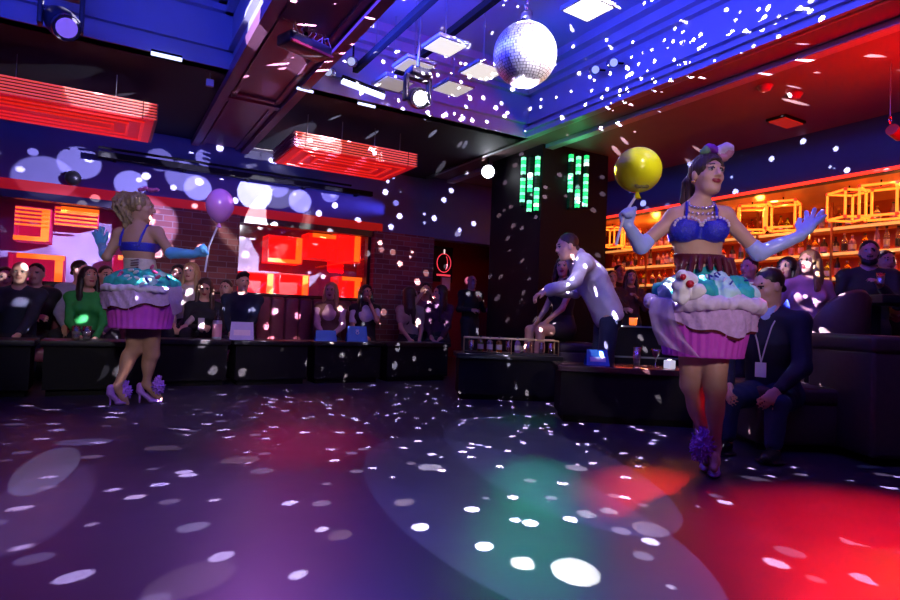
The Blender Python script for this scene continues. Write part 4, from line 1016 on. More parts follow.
# ---------------------------------------------------------------- right dancer, facing us
def right_dancer():
    d = 3.5
    J = dict(head=(707, 176, -.03), neck=(699, 206), chest=(696, 231), pelvis=(704, 296), shR=(675, 217, -.01), elR=(641, 246, -.02), wrR=(629, 227, -.1), shL=(724, 216), elL=(759, 253, .0), wrL=(800, 236, -.06),
             hipR=(692, 318), hipL=(716, 318), knR=(691, 384, .07), anR=(706, 443, .12), toeR=(706, 463, .02), knL=(715, 388, -.05), anL=(715, 446, .0), toeL=(714, 469, -.12))
    R, base, j, H, B, arms, fw, sd = dancer(d, (712, 470), 'dancer facing us in a cupcake skirt and royal blue bra, holding a yellow balloon', J, -10, 12, 5, -4, M_glove, 'fair', 1.05)
    hR, hL = (arms['R'][2]-arms['R'][1]), (arms['L'][2]-arms['L'][1])
    hand = lambda S, g=0., mi=0: (add_hand(S, arms['R'][2], V3(-.45, -.2, 1), V3(.3, -1, .2), .17, 1.0, .1, mi, 1, g), add_hand(S, arms['L'][2], V3(.62, -.05, .8), V3(-.75, -.35, .55), .195, .1, 1.1, mi, -1, g))
    hand(B); B.build('body', [skin('fair'), M_eye, M_lip, M_iris, HM['brown']], R, .0068)
    for q, args in (('R', (arms['R'][2], V3(-.45, -.2, 1), V3(.3, -1, .2), .17, 1.0, .1, 0, 1, .006)), ('L', (arms['L'][2], V3(.62, -.05, .8), V3(-.75, -.35, .55), .195, .1, 1.1, 0, -1, .006))):
        sh, el, wr = arms[q]; S = Sculpt(); u = sh+(el-sh)*.86
        S.cone(u, el, .049, .046, .02); S.cone(el, wr, .047, .031, .015); add_hand(S, *args); S.build('glove', M_glove, R, .0068, wavy(.0016, 70))
    # bra
    C = j['chest']; S = Sculpt()
    S = clip(trunk(j, fw, .008), C[2]-.0, C[2]-.062, C)
    for q in (-1, 1): S.ell(C+sd*q*.078+fw*.082-UPV*.004, (.084, .078, .076), .012)
    for q in (-1, 1): S.ell(C+sd*q*.045+fw*.1+UPV*.1, (.08, .16, .062), .006, sub=True)
    bra = S.build('bra', M_bra, R, .0068)
    for q, sh in ((1, j['shL']), (-1, j['shR'])):
        top = C+sd*q*.085+fw*.13+UPV*.035; up_ = j['neck']+(sh-j['neck'])*.55+UPV*.052; bk = C+sd*q*.08-fw*.1
        MB().tube([top, (top+up_)/2+fw*.03+UPV*.01, up_+fw*.02, up_-fw*.03, bk], .008, 6).build('strap', M_bra, bra)
        m = MB(); pts = [C+sd*q*(.075-.07*math.cos(a))+fw*(.135+.012*math.sin(a))+UPV*(.012+.045*math.sin(a)) for a in [math.pi*i/10 for i in range(11)]]
        for p in pts: m.sphere(p, .009, 8)
        m.build('lace_edge', M_bral, bra)
    # necklace
    m = MB(); Nk = j['neck']
    for row, (rr, dz) in enumerate(((.075, .0), (.098, -.035))):
        for i in range(13):
            a = math.pi*(i/12-.5)*1.25; p = Nk+sd*rr*math.sin(a)*.9+fw*(.055+rr*.45*math.cos(a))+UPV*(dz-.03*math.cos(a)); m.sphere(p, .0105, 8)
    m.build('necklace', mat('rhinestone', (.8, .7, .75), .15, .8), R)
    # waist band with chocolate drips
    Wc = j['pelvis']+UPV*.235; S = clip(trunk(j, fw, .014), Wc[2]+.0, Wc[2]-.055, Wc); rr = random.Random(4)
    for i in range(9):
        a = (i/8-.5)*2.6; p = Wc-UPV*.03+sd*.142*math.sin(a)+fw*.108*math.cos(a); S.cone(p, p-UPV*(.05+.1*rr.random())+fw*.03+sd*.03*math.sin(a), .018, .014, .012)
    S.build('chocolate_waistband', M_choc, R, .007)
    # skirt
    Pc = j['pelvis']; z0 = toloc(base, at_d(704, 358, d-.2))[2]; z1 = toloc(base, at_d(704, 309, d-.2))[2]; cx = V3(Pc[0]+.0, Pc[1], 0)
    wrapper(R, cx, .265, .215, z0, z1, 34, .12, .9)
    # tulle brim: wavy fat ring
    S = Sculpt(); rr = random.Random(8); zb = z1+.03
    for i in range(30):
        a = 2*math.pi*i/30; a2 = a+.26; r1 = .275+.02*math.sin(5*a); z_ = zb+.012*math.sin(3*a)
        S.cone(cx+V3(r1*math.cos(a), r1*math.sin(a), z_), cx+V3((r1+.008)*math.cos(a2), (r1+.008)*math.sin(a2), z_+.012*rr.uniform(-1, 1)), .036, .036, .02)
    S.build('tulle_ruffle', M_tul, R, .009, wavy(.005, 75))
    # frosting mound with lobes
    S = Sculpt(); c0 = cx+UPV*(zb+.03)
    S.ell(c0+UPV*.0, (.25, .25, .085), .03)
    for ring, (r1, z_, n, s_) in enumerate(((.235, .035, 13, .06), (.19, .08, 11, .055), (.14, .105, 9, .045))):
        for i in range(n):
            a = 2*math.pi*(i+.5*ring)/n; S.ell(c0+V3(r1*math.cos(a), r1*math.sin(a), z_+.012*math.sin(i*2.3)), (s_, s_, s_*.85), .02, (1 if (i*3+ring) % 5 < 2 else 0))
    S.cone(c0+UPV*.0, c0+UPV*.1, .24, .13, .03, 0)
    S.build('frosting', [M_teal, M_mint], R, .0085, wavy(.006, 80, 2.))
    # cream puff with cherries and the tulle trail on our left
    S = Sculpt(); q0 = toloc(base, at_d(689, 288, d-.29))
    for i in range(14): S.ell(q0+V3(rr.uniform(-.06, .06), rr.uniform(-.02, .03), rr.uniform(-.06, .07)), rr.uniform(.026, .04), .012)
    S.build('cream_puff', mat('white_cream', (.85, .85, .85), .6, bump=.3), R, .008, wavy(.004, 90))
    for (px, py, r_) in ((690, 284, .021), (683, 277, .017)): MB().sphere(toloc(base, at_d(px, py, d-.345)), r_, 14).build('cherry', M_cher, R)
    E1 = [(652, 296, -.05), (648, 312, -.08), (652, 330, -.08), (660, 345, -.1)]; E2 = [(672, 300, -.25), (676, 320, -.28), (688, 342, -.27), (700, 358, -.25)]
    ribbon('tulle_trail', M_tuls, R, [toloc(base, at_d(x, y, d+z)) for x, y, z in E1], [toloc(base, at_d(x, y, d+z)) for x, y, z in E2], 12, .014, 1.6)
    for i in range(16):
        a = math.pi*(1.05+.9*rr.random()); r1 = rr.uniform(.19, .25); z_ = c0[2]+.05+(.285-r1)*1.0; p = cx+V3(r1*math.cos(a), r1*math.sin(a)-.02, z_); v = nrm(V3(rr.gauss(0, 1), rr.gauss(0, .1), rr.gauss(0, .8)))*.012
        MB().tube([p-v, p+v], .005, 6).build('sprinkle', SPR[i % 3 if i % 3 != 1 else 0], R)
    # hair: slicked back with pony tail
    S = Sculpt(); A = (H.s, H.f, H.u)
    S.ell(H(-.012, 0, .037), V3(.082, .1, .092)*1.1, .01, 0, A); S.ell(H(.1, 0, -.035), V3(.066, .062, .105)*1.1, .008, 0, A, sub=True); S.ell(H(.02, 0, -.125), V3(.12, .085, .09)*1.1, .01, 0, A, sub=True)
    t0 = H(-.105, 0, .06); S.ell(t0, .04, .02)
    for i in range(6): o = V3(rr.uniform(-.02, .02), rr.uniform(-.02, .02), 0); S.chain([t0, t0+V3(-.03, .02, -.06)+o, t0+V3(-.04, .03, -.17)+o*1.4, t0+V3(-.02, .03, -.27)+o*1.6], [.025, .026, .022, .008], .012)
    S.build('hair', HM['brown'], R, .0068, strandy(.003, 200))
    MB().sphere(H(-.0, -.08, -.045), .013, 10).build('earring', mat('gold_earring', (.8, .5, .2), .25, .9), R)
    # headpiece
    b0 = toloc(base, at_d(714, 154.5, d-.02)); S = Sculpt()
    for (x, z_, r_, mi) in ((-.06, .01, .03, 0), (-.035, .03, .03, 1), (-.01, .02, .028, 1), (.03, .02, .034, 2), (.065, .035, .035, 2), (.07, -.0, .03, 3), (.04, -.025, .03, 3)): S.ell(b0+V3(x, -.03, z_), (r_, r_*.7, r_*.9), .006, mi)
    S.build('headpiece', [mat('green_ribbon', (.2, .4, .2), .5), mat('purple_ribbon', (.25, .03, .45), .5), mat('white_satin_bow', (.85, .7, .78), .5), mat('pink_flower', (.6, .25, .3), .6)], R, .006, wavy(.004, 110))
    shoe(R, j['anR'], j['toeR'], .1, toloc(base, at_d(702, 446, d-.04)), .062); shoe(R, j['anL'], j['toeL'], .1, None)
    return R, base, arms
RD, RDbase, RDarms = right_dancer()
# ---------------------------------------------------------------- left dancer, seen from behind
def left_dancer():
    d = 5.1
    J = dict(head=(141, 208), neck=(138, 229), chest=(138, 243), pelvis=(142, 290), shL=(120, 234), elL=(107, 257, -.05), wrL=(102, 246, .1), shR=(157, 233), elR=(171, 253, -.1), wrR=(196, 254, -.12),
             hipL=(137, 318), hipR=(150, 318), knL=(134, 350, .03), anL=(117, 387, -.05), toeL=(127, 403, .0), knR=(152, 354, .1), anR=(146, 384, .14), toeR=(160, 398, .16))
    R, base, j, H, B, arms, fw, sd = dancer(d, (135, 403), 'dancer seen from behind in a teal and violet cupcake skirt, holding a purple balloon', J, 172, 108, 0, 0, M_glove2, 'mid')
    aR = (arms['R'][2], V3(.75, 0, .5), V3(.2, -1, 0), .175, .95, .1, 0, 1, .006); aL = (arms['L'][2], V3(-.4, 0, 1), V3(0, 1, .1), .18, .15, .7, 0, -1, .006)
    for a in (aR, aL): add_hand(B, *a[:6], 0, a[7])
    B.build('body', [skin('mid'), M_eye, M_lip, M_iris, HM['honey']], R, .0075)
    for q, a in (('R', aR), ('L', aL)):
        sh, el, wr = arms[q]; S = Sculpt(); u = el+(wr-el)*(.02 if q == 'R' else .15)
        S.cone(u, wr, .05, .033, .015); add_hand(S, *a); S.build('glove', M_glove2, R, .0075, wavy(.003, 75))
    C = j['chest']; S = clip(trunk(j, fw, .008), C[2]-.005, C[2]-.075, C)
    for q in (-1, 1): S.ell(C+sd*q*.075+fw*.079, (.078, .075, .07), .012)
    bra = S.build('bra', M_bra, R, .0075)
    for q, sh in ((1, j['shL']), (-1, j['shR'])):
        up_ = j['neck']+(sh-j['neck'])*.6+UPV*.048; bk = C+sd*q*.085-fw*.115-UPV*.04
        MB().tube([bk, bk+(up_-bk)*.5-fw*.028, up_-fw*.03, up_+fw*.02, C+sd*q*.08+fw*.14], .01, 6).build('strap', M_bra, bra)
    Wc = j['pelvis']+UPV*.225; S = clip(trunk(j, fw, .008), Wc[2]+.035, Wc[2]-.09, Wc); S.build('corset', mat('cream_corset', (.6, .5, .48), .6, var=.3, scale=35), R, .0075)
    m = MB()
    for i in range(4): m.tube([Wc-fw*.112-sd*.035+UPV*(.025-.022*i), Wc-fw*.114+sd*.035+UPV*(.015-.022*i)], .004, 6)
    m.build('corset_lacing', M_choc, R)
    Pc = j['pelvis']; z0 = toloc(base, at_d(143, 329, d-.2))[2]; z1 = toloc(base, at_d(143, 291, d-.2))[2]; cx = V3(Pc[0]+.005, Pc[1], 0)
    wrapper(R, cx, .285, .235, z0, z1, 30, .07, 2.6)
    rr = random.Random(18); zb = z1+.015; S = Sculpt()
    for i in range(30):
        a = 2*math.pi*i/30; a2 = a+.26; r1 = .285+.015*math.sin(5*a)
        S.cone(cx+V3(r1*math.cos(a), r1*math.sin(a), zb), cx+V3((r1+.01)*math.cos(a2), (r1+.01)*math.sin(a2), zb+.01*rr.uniform(-1, 1)), .026, .026, .02)
    S.build('tulle_ruffle', M_tul, R, .009, wavy(.005, 75))
    S = Sculpt(); c0 = cx+UPV*(zb+.03); S.ell(c0, (.285, .285, .09), .03)
    for ring, (r1, z_, n, s_) in enumerate(((.235, .03, 14, .06), (.175, .075, 10, .06), (.12, .11, 8, .045))):
        for i in range(n): a = 2*math.pi*(i+.5*ring)/n; S.ell(c0+V3(r1*math.cos(a), r1*math.sin(a), z_), (s_, s_, s_*.8), .03, (1 if (ring == 1 and i == 9) or (ring == 0 and i == 12) else 0))
    S.build('frosting', [M_teal, M_mint], R, .0085, wavy(.004, 80, 2.))
    # swirl of white and red candy decorations
    for (px, py, mi) in ((127, 276, 2), (131, 270, 2), (136, 272, 2), (130, 279, 2), (137, 278, 2), (119, 276, 1), (121, 273, 1), (152, 267, 1), (155, 272, 1), (158, 277, 1), (142, 284, 2), (168, 278, 0), (147, 280, 0)):
        p = toloc(base, at_d(px, py, d-.28+.09*(280-py)/14)); v = nrm(V3(rr.gauss(0, 1), 0, rr.gauss(0, .7)))*.022; MB().tube([p-v, p, p+v], [.009, .014, .009], 8).build('candy', SPR[mi], R)
    E = lambda *q: [toloc(base, at_d(x, y, d+z)) for x, y, z in q]
    ribbon('tulle_trail', M_tuls, R, E((168, 288, -.2), (170, 300, -.2), (173, 316, -.18)), E((182, 286, .05), (184, 300, .05), (181, 312, .05)), 8, .015, 3)
    # big piled up blonde hair and strands down the neck
    S = Sculpt(); A = (H.s, H.f, H.u); S.ell(H(-.03, 0, .04), (.092, .1, .095), .01, 0, A)
    top = toloc(base, at_d(126, 200, d+.02)); S.ell(top, (.085, .09, .07), .04); rr = random.Random(2)
    for i in range(44):
        a = rr.uniform(-1, 1); s0 = top+V3(rr.uniform(-.08, .05), -.06+rr.uniform(-.03, .1), rr.uniform(-.02, .06)); e = H(-.08, 0, -.1)+V3(rr.uniform(-.05, .04), rr.uniform(-.05, .05), rr.uniform(-.04, .03))
        mid = (s0+e)/2+V3(-.02, -.05, .02); S.chain([s0, mid, e], [.014, .014, .009], .003)
    for i in range(6): b0 = H(-.08, 0, -.08)+V3(rr.uniform(-.03, .03), rr.uniform(-.04, .02), 0); S.chain([b0, b0+V3(0, -.015, -.08), b0+V3(.01, -.01, -.15)], [.018, .014, .006], .008)
    S.ell(H(.08, 0, -.04), (.06, .07, .1), .01, 0, A, sub=True)
    S.build('hair', mat('hair_streaked', (.27, .18, .09), .45, var=.85, scale=55, stretch=(3, 3, .4)), R, .0075, strandy(.006, 170))
    S = Sculpt(); b0 = toloc(base, at_d(148, 190, d))
    for (x, z_, r_) in ((-.06, .0, .022), (-.02, .012, .024), (.03, .0, .026), (.07, .005, .022)): S.ell(b0+V3(x, 0, z_), (r_*1.3, r_, r_*.8), .006)
    S.build('headpiece', mat('pink_striped_bow', (.7, .12, .4), .5, var=.8, scale=70), R, .007)
    for q, fl in (('L', (125, 391)), ('R', (158, 386))): shoe(R, j['an'+q], j['toe'+q], .1, toloc(base, at_d(*fl, d+(.0 if q == 'L' else .14))), .05)
    return R, base, arms
LD, LDbase, LDarms = left_dancer()
# ---------------------------------------------------------------- balloons on sticks
def balloon(px, py, d, rx, rz, m, s0, s1, lab, foil):
    c = at_d(px, py, d); r = empty('balloon', c, -YAW, lab, 'balloon')
    S = MB(); prof = []
    for i in range(25):
        t = math.pi*i/24; rr_ = rx*math.sin(t); z = -rz*math.cos(t)
        if not foil and z < 0: rr_ *= 1-.22*(z/rz)**2; z *= 1.12
        prof.append((max(rr_, .002), z))
    S.lathe(prof, 32, 0).build('envelope', m, r)
    a, b = toloc(c, at_d(*s0)), toloc(c, at_d(*s1))
    MB().lathe([(.022, -.03), (.01, 0), (.006, .015)], 12, 0, (0, 0, -rz*(1.12 if not foil else 1)-.005)).build('neck', m, r)
    MB().tube([V3(0, 0, -rz-.01)*(1.05 if not foil else 1), a, b], .0085, 8).build('stick', mat('white_balloon_stick', (.75, .7, .85), .4), r)
    if foil:
        m_ = MB(); rr = random.Random(1)
        for i in range(12): q = -math.pi*(.35+.3*i/12); m_.sphere((rx*.93*math.cos(q)*.55, -rx*.55, -rz*.8+rr.uniform(-.008, .008)), (.014, .006, .01), 8)
        m_.build('printed_mark', mat('balloon_print', (.2, .16, .02), .5), r)
M_yel = mat('yellow_foil_balloon', (.85, .8, .012), .2, var=.04); M_pur = mat('purple_latex_balloon', (.55, .2, .72), .2, var=.04)
hr = RDarms['R'][2]
balloon(638, 170, 3.38, .131, .128, M_yel, (624.5, 214, 3.36), (616, 245, 3.38), 'yellow balloon on a white stick in the right dancer\'s hand', True)
balloon(220, 205, 4.95, .112, .135, M_pur, (209, 246, 4.95), (205, 272, 4.97), 'purple balloon on a white stick in the left dancer\'s hand', False)
# ================================================================ AUDIENCE
BLKC = (.012, .012, .016); NAVY = (.008, .012, .034); 
def held(name, hand, off, lab, cat, build, base):
    w = base+R0*(hand[0]+off[0])+F0*(hand[1]+off[1])+V3(0, 0, hand[2]+off[2]); r = empty(name, w, -YAW, lab, cat); build(r); return r
def phone_build(r):
    MB().box((-.036, -.006, -.07), (.036, .004, .07), 0, .004).build('case', mat('phone_case', (.5, .45, .5), .4), r); MB().box((-.032, .004, -.064), (.032, .006, .064)).build('screen', mat('phone_screen', (.4, .45, .5), .2, emit=.6, ecol=(.8, .8, 1)), r)
# left group
figure(20, 273, 6.15, 15, 'seated bald man at the left edge, face lit by a bright spot, hands clasped', 'knees', hair='bald', shirt=(.015, .018, .04), hphi=30)
figure(36, 274, 6.7, 15, 'dark haired man in a black sweater seated second from the left edge', 'cross', hair='crop', hcol='black', shirt=BLKC, hphi=20)
figure(5, 278, 6.6, 15, 'person half hidden behind the bald man with the lit face', 'lap', hair='crop', shirt=(.05, .02, .03), hphi=40)
figure(81, 271, 6.95, 20, 'man in a grey shirt behind the woman in green', 'lap', hair='crop', hcol='dark', shirt=(.3, .3, .42), hphi=85)
figure(89, 277, 6.5, 35, 'long haired woman in a shiny green top, smiling', 'lap', male=False, hair='long', hcol='black', tone='mid', shirt=(.02, .26, .05), hphi=50, hpitch=8)
figure(106, 276, 7.05, 15, 'dark haired person peeking out between the woman in green and the left dancer', 'lap', hair='crop', hcol='dark', shirt=(.18, .1, .22), hphi=50)
# between left dancer and the first dark table card
figure(178, 274, 7.45, 20, 'dark haired person behind the blonde woman next to the left dancer\'s skirt', 'lap', male=False, hair='mid', hcol='dark', shirt=(.1, .06, .08))
figure(191, 272, 7.35, 5, 'blonde woman in a pale top beside the left dancer\'s skirt', 'lap', male=False, hair='long', hcol='blonde', shirt=(.45, .36, .34), hphi=0)
R_, D_ = figure(205, 288, 7.3, 25, 'woman with dark wavy hair in black looking down at her phone', 'phone', male=False, hair='long', hcol='brown', tone='mid', shirt=BLKC, hphi=20, hpitch=-18)
held('phone', D_['arms'][1][2], (.05, -.08, .04), 'pale phone in the hands of the dark haired woman in black', 'phone', phone_build, D_['base'])
figure(226, 289, 7.75, 0, 'person in dim purple behind the silver flask', 'lap', hair='crop', hcol='brown', shirt=(.16, .05, .16))
figure(243, 282, 7.6, 10, 'man with short dark hair in a navy sweater behind the lilac card', 'lap', hair='quiff', hcol='black', shirt=NAVY, hphi=35)
figure(331, 291, 8.2, 5, 'blonde woman in a brown jacket over a pink top', 'table', male=False, hair='long', hcol='blonde', shirt=(.5, .32, .42), vest=(.16, .075, .06), hphi=0)
figure(366, 293, 8.4, 15, 'dark haired woman in a white tee and black pinafore, hand at her chin', 'chin', male=False, hair='long', hcol='black', tone='mid', shirt=(.6, .58, .68), vest=(.015, .015, .02), sleeves=2, hphi=30)
figure(411, 295, 8.75, 20, 'long haired woman in a beige top at the second brick pillar, turned to the right', 'lap', male=False, hair='long', hcol='brown', shirt=(.4, .28, .24), sleeves=2, hphi=110)
figure(426, 291, 9.0, 10, 'person with both arms raised to the head in front of the second brick pillar', 'up', hair='crop', hcol='dark', shirt=(.26, .1, .14), sleeves=2, hphi=0)
figure(440, 293, 8.8, -5, 'long haired woman in a dark top beside the neon ring', 'lap', male=False, hair='long', hcol='dark', shirt=(.06, .02, .05), hphi=-60)
# far middle
figure(472, 282, 9.6, 30, 'bald man in black standing with folded hands by the dark red wall', 'cup', seated=False, hair='bald', shirt=BLKC, hphi=30)
figure(504, 283, 9.2, 10, 'person in a pink shirt with a blue jacket over the arm', 'cup', seated=False, male=False, hair='mid', hcol='dark', shirt=(.5, .2, .3), hphi=10)
figure(529, 277, 9.4, -20, 'red haired woman in black standing by the dark column', 'cup', seated=False, male=False, hair='long', hcol='red', shirt=BLKC, hphi=-10)
figure(563, 267, 6.9, -62, 'seated woman in black with bare crossed legs behind the man in the pale jacket', 'lap', male=False, hair='mid', hcol='black', shirt=BLKC, legs=(.02, .015, .02), bare_legs=True, sleeves=0, hphi=-20, tone='mid')
figure(612, 278, 9.0, -5, 'first of the three red lit faces at the far bar, next to the pale jacket', 'cup', seated=False, hair='crop', hcol='dark', shirt=(.06, .02, .02))
figure(620, 272, 9.5, 5, 'tallest of the three red lit people at the far bar', 'cup', seated=False, hair='crop', hcol='dark', shirt=(.06, .02, .02))
figure(631, 277, 9.0, -5, 'woman with shoulder length hair, last of three red lit faces at the far bar', 'cup', seated=False, male=False, hair='mid', hcol='brown', shirt=(.08, .02, .03))
# right group
figure(749, 268, 5.9, -20, 'dark haired person with face turned left, between the right dancer and the suited man', 'cup', seated=False, hair='crop', hcol='black', shirt=(.03, .02, .03), hphi=-60)
R_, D_ = figure(768, 287, 4.2, -45, 'man in a navy suit seated at the right, looking down to the left', 'knees', hair='crop', hcol='dark', shirt=NAVY, legs=(.015, .03, .09), hphi=-75, hpitch=-14, lean=14, k=1.08)
S = Sculpt(); S.cone(D_['N']-UPV*.03, D_['N']+UPV*.035, .085, .07, .01); S.ell(D_['N']+UPV*.1+D_['fw']*.03, (.06, .06, .09), .008, sub=True); S.build('shirt_collar', mat('pale_blue_shirt', (.35, .45, .75), .7), R_, .009)
Cc, fw_, sd_ = D_['C'], D_['fw'], D_['sd']
m = MB(); n0 = D_['N']
for q in (-1, 1): m.tube([n0+sd_*q*.07, n0+fw_*.12-UPV*.1+sd_*q*.06, Cc+fw_*.165-UPV*.02+sd_*q*.03, Cc+fw_*.175-UPV*.16], .005, 6)
m.build('lanyard', mat('pale_lanyard', (.5, .45, .5), .6), R_); MB().obox(Cc+fw_*.18-UPV*.21, sd_*.035, fw_*.004, UPV*.05).build('badge', mat('badge_card', (.6, .6, .65), .5), R_)
figure(787, 268, 5.6, -20, 'dark haired woman in a bright blue top by the bar', 'cup', seated=False, male=False, hair='long', hcol='black', shirt=(.03, .05, .6), hphi=-55)
figure(809, 262, 5.25, -10, 'blonde woman in a pink spotted blouse by the bar', 'side', seated=False, male=False, hair='mid', hcol='honey', shirt=(.5, .26, .38), hphi=-60)
R_, D_ = figure(869, 253, 5.7, -25, 'bearded man in a dark green shirt holding a glass by the bar', 'cup', seated=False, hair='crop', hcol='black', shirt=(.03, .035, .03), beard=True, hphi=-30)
def gl_build(r): MB().lathe([(.028, -.05), (.036, .06), (.034, .06), (.026, -.04)], 14, capt=False).build('glass', M_gl, r); MB().lathe([(.026, -.04), (.033, .035)], 14).build('drink', M_dr, r)
held('drink_glass', D_['arms'][0][2], (-.06, -.09, .05), 'tumbler in the bearded man\'s hand', 'glass', gl_build, D_['base'])
figure(886, 262, 6.05, -10, 'person with a bright red lit face behind the bearded man', 'cup', seated=False, hair='crop', hcol='dark', shirt=(.3, .03, .05))
# man in the pale jacket, leaning over the table
def jacket_man():
    d = 5.75; b = at_d(604, 400, d); base = V3(b[0], b[1], 0); T = lambda px, py, o=0.: toloc(base, at_d(px, py, d+o))
    R = empty('person', base, -YAW, 'man in a pale grey jacket and navy trousers leaning forward over the table', 'person')
    fw = V3(-1, -.15, 0); fw = nrm(fw); H = Frame(T(567, 247), -78, -12, 0, 1.05); P = T(607, 312); N = T(581, 259); C = P+(N-P)*.62
    sN = T(585, 264, -.18); sF = T(577, 263, .17); B = Sculpt(); add_head(B, H, True); B.cone(N, H(-.018, 0, -.06), .06, .056, .03)
    L = nrm(N-P); f2 = nrm(fw-L*(fw@L)); Ts = Sculpt(); torso(Ts, P, C, N, sF, sN, f2, True, 1.05); B.p += Ts.p
    wN = T(546, 292, -.42); wF = T(553, 290, .05); arms = []
    for sh, wr, hi in ((sN, wN, V3(.5, -.5, -.5)), (sF, wF, V3(.2, 0, -1))):
        el, wr = ik(sh, wr, .3, .27, hi); arms.append((sh, el, wr)); B.cone(sh, el, .052, .043, .03); B.cone(el, wr, .043, .03, .02); add_hand(B, wr, nrm(wr-el), V3(0, 0, -1), .185, .5, .2, 0, 1 if sh is sN else -1)
    lg = []
    for o in (-.1, .1):
        hip = P+V3(0, o, -.04); kn = V3(hip[0]-.03, o*1.2, .52); an = V3(hip[0]+.02-.1*(o > 0), o*1.3, .09); lg.append((hip, kn, an))
        B.cone(hip, kn, .082, .055, .04); B.cone(kn, an, .055, .038, .02)
    B.build('body', [skin('fair'), M_eye, M_lipn, M_iris, HM['brown']], R, .009)
    S = Ts.inflated(.026)
    for sh, el, wr in arms: S.cone(sh, el, .072, .06, .03); S.cone(el, el+(wr-el)*.93, .06, .045, .02)
    S.cone(P-L*.02, C, .182, .185, .03, 0, (f2, 1.3)); hb = P-L*.06; S.ell(hb-L*.5, (.5, .5, .5), .0, 0, (f2, np.cross(L, f2), L), sub=True); S.ell(N+L*.06+fw*.05, (.068, .068, .075), .01, sub=True)
    S.build('jacket', mat('pale_grey_twill', (.5, .46, .55), .75, var=.1, scale=20, bump=.25), R, .009, lambda X, Y, Z: wavy(.011, 17, 1.)(X, Y, Z)+wavy(.005, 47, 2.)(X, Y, Z))
    S = Sculpt(); S.cone(N-L*.02, N+L*.045, .075, .066, .02); S.ell(N+L*.1+fw*.03, (.058, .058, .09), .008, sub=True); S.build('collar', MATS['pale_grey_twill'], R, .008)
    S = Sculpt(); S.cone(P-L*.05, P+L*.06, .15, .15, .03, 0, (f2, 1.4))
    for hip, kn, an in lg: S.cone(hip-UPV*.05, kn, .092, .074, .04); S.cone(kn, an, .074, .06, .02)
    S.build('trousers', mat('navy_trousers', (.01, .013, .045), .85), R, .011, wavy(.003, 40))
    for hip, kn, an in lg: S = Sculpt(); S.cone(an-UPV*.035, an+fw*.15-UPV*.05, .046, .036, .03); S.build('shoe', MATS['black_shoe'], R, .011)
    add_hair(R, H, 'crop', HM['brown'], .008, random.Random(1))
    return base, arms
JB, JA = jacket_man()
# ================================================================ CAMERA
cd = bpy.data.cameras.new('camera'); cd.sensor_width = 36; cd.lens = 24; cd.clip_end = 60; cd.clip_start = .05
co = bpy.data.objects.new('camera', cd); COL.objects.link(co)
co.matrix_world = Matrix(((RT[0], UP[0], -FW[0], CAM[0]), (RT[1], UP[1], -FW[1], CAM[1]), (RT[2], UP[2], -FW[2], CAM[2]), (0, 0, 0, 1)))
SC.camera = co
# ================================================================ LIGHT
W = bpy.data.worlds.new('world'); SC.world = W; W.use_nodes = True
W.node_tree.nodes['Background'].inputs[0].default_value = (.01, .008, .03, 1); W.node_tree.nodes['Background'].inputs[1].default_value = .3
BLUE = (.035, .055, 1); VIO = (.32, .16, 1); RED = (1, .02, .02); LAV = (.62, .58, 1); WARM = (1, .78, .7)
area('coffer_wash', (2.0, 3.6, 3.25), (3.0, 3.6, 3.85), 110, BLUE, 3.5, .3)
area('coffer_wash', (3.5, 2.6, 3.4), (4.6, 2.6, 3.5), 34, BLUE, 4.5, .2)
area('coffer_wash', (-.6, 3.5, 3.0), (-.1, 4.0, 3.85), 60, BLUE, 2.5, .4)
area('coffer_wash', (.55, 3.0, 3.2), (.95, 3.0, 3.5), 26, BLUE, 3, .15)
area('wall_wash', (1.0, 7.5, 2.5), (.5, 8.7, 2.65), 7, (.1, .1, 1), 6, .15, 100)
area('soffit_wash', (6.3, 5, 2.75), (7.0, 5, 2.82), 1.8, (.08, .13, 1), 6, .1, 60)  # blue lamp added to tint the soffit wall
area('floor_wash', (1.6, 3.4, 3.05), (1.6, 3.4, 0), 24, (.1, .06, 1), .5, 3)
area('floor_wash', (3.0, 1.2, 3.6), (2.2, 2.0, 0), 20, (.3, .1, 1), 1, 1)
area('red_wash', (5.5, 1.6, 2.3), (5.2, 3.0, 3.2), 24, (1, .0, .0), .4, .8, 110)
spot('red_reflection_fill', (5.2, 2.2, 3.0), at_Z(895, 545, 0), 3200, 27, (1, .005, .01), .8, .1)  # added spots imitating red reflections in the floor
spot('red_reflection_fill', (4.9, 4.0, 3.0), at_Z(655, 490, 0), 1600, 12, (1, .005, .01), .8, .1)
spot('red_recess_spot', (4.6, 9.0, 2.4), (4.8, 11.2, 1.0), 50, 90, (1, .05, .15), .8, .2)
for y in (3.2, 5.0, 6.8): point('bar_glow', (7.75, y, 2.42), 13, (1, .4, .05), .05)
point('bar_red', (7.2, 7.0, 1.9), 8, (1, .06, .03), .2)
spot('ball_pin_spot', (4.3, 2.2, 3.7), BALL, 6000, 10, (1, .97, 1), .2, .06)
spot('ball_pin_spot', (3.4, .6, 3.4), BALL, 4500, 10, (1, .95, 1), .2, .06)
spot('ball_pin_spot', (1.9, 1.6, 3.6), BALL, 600, 11, (.8, .75, 1), .2, .06)
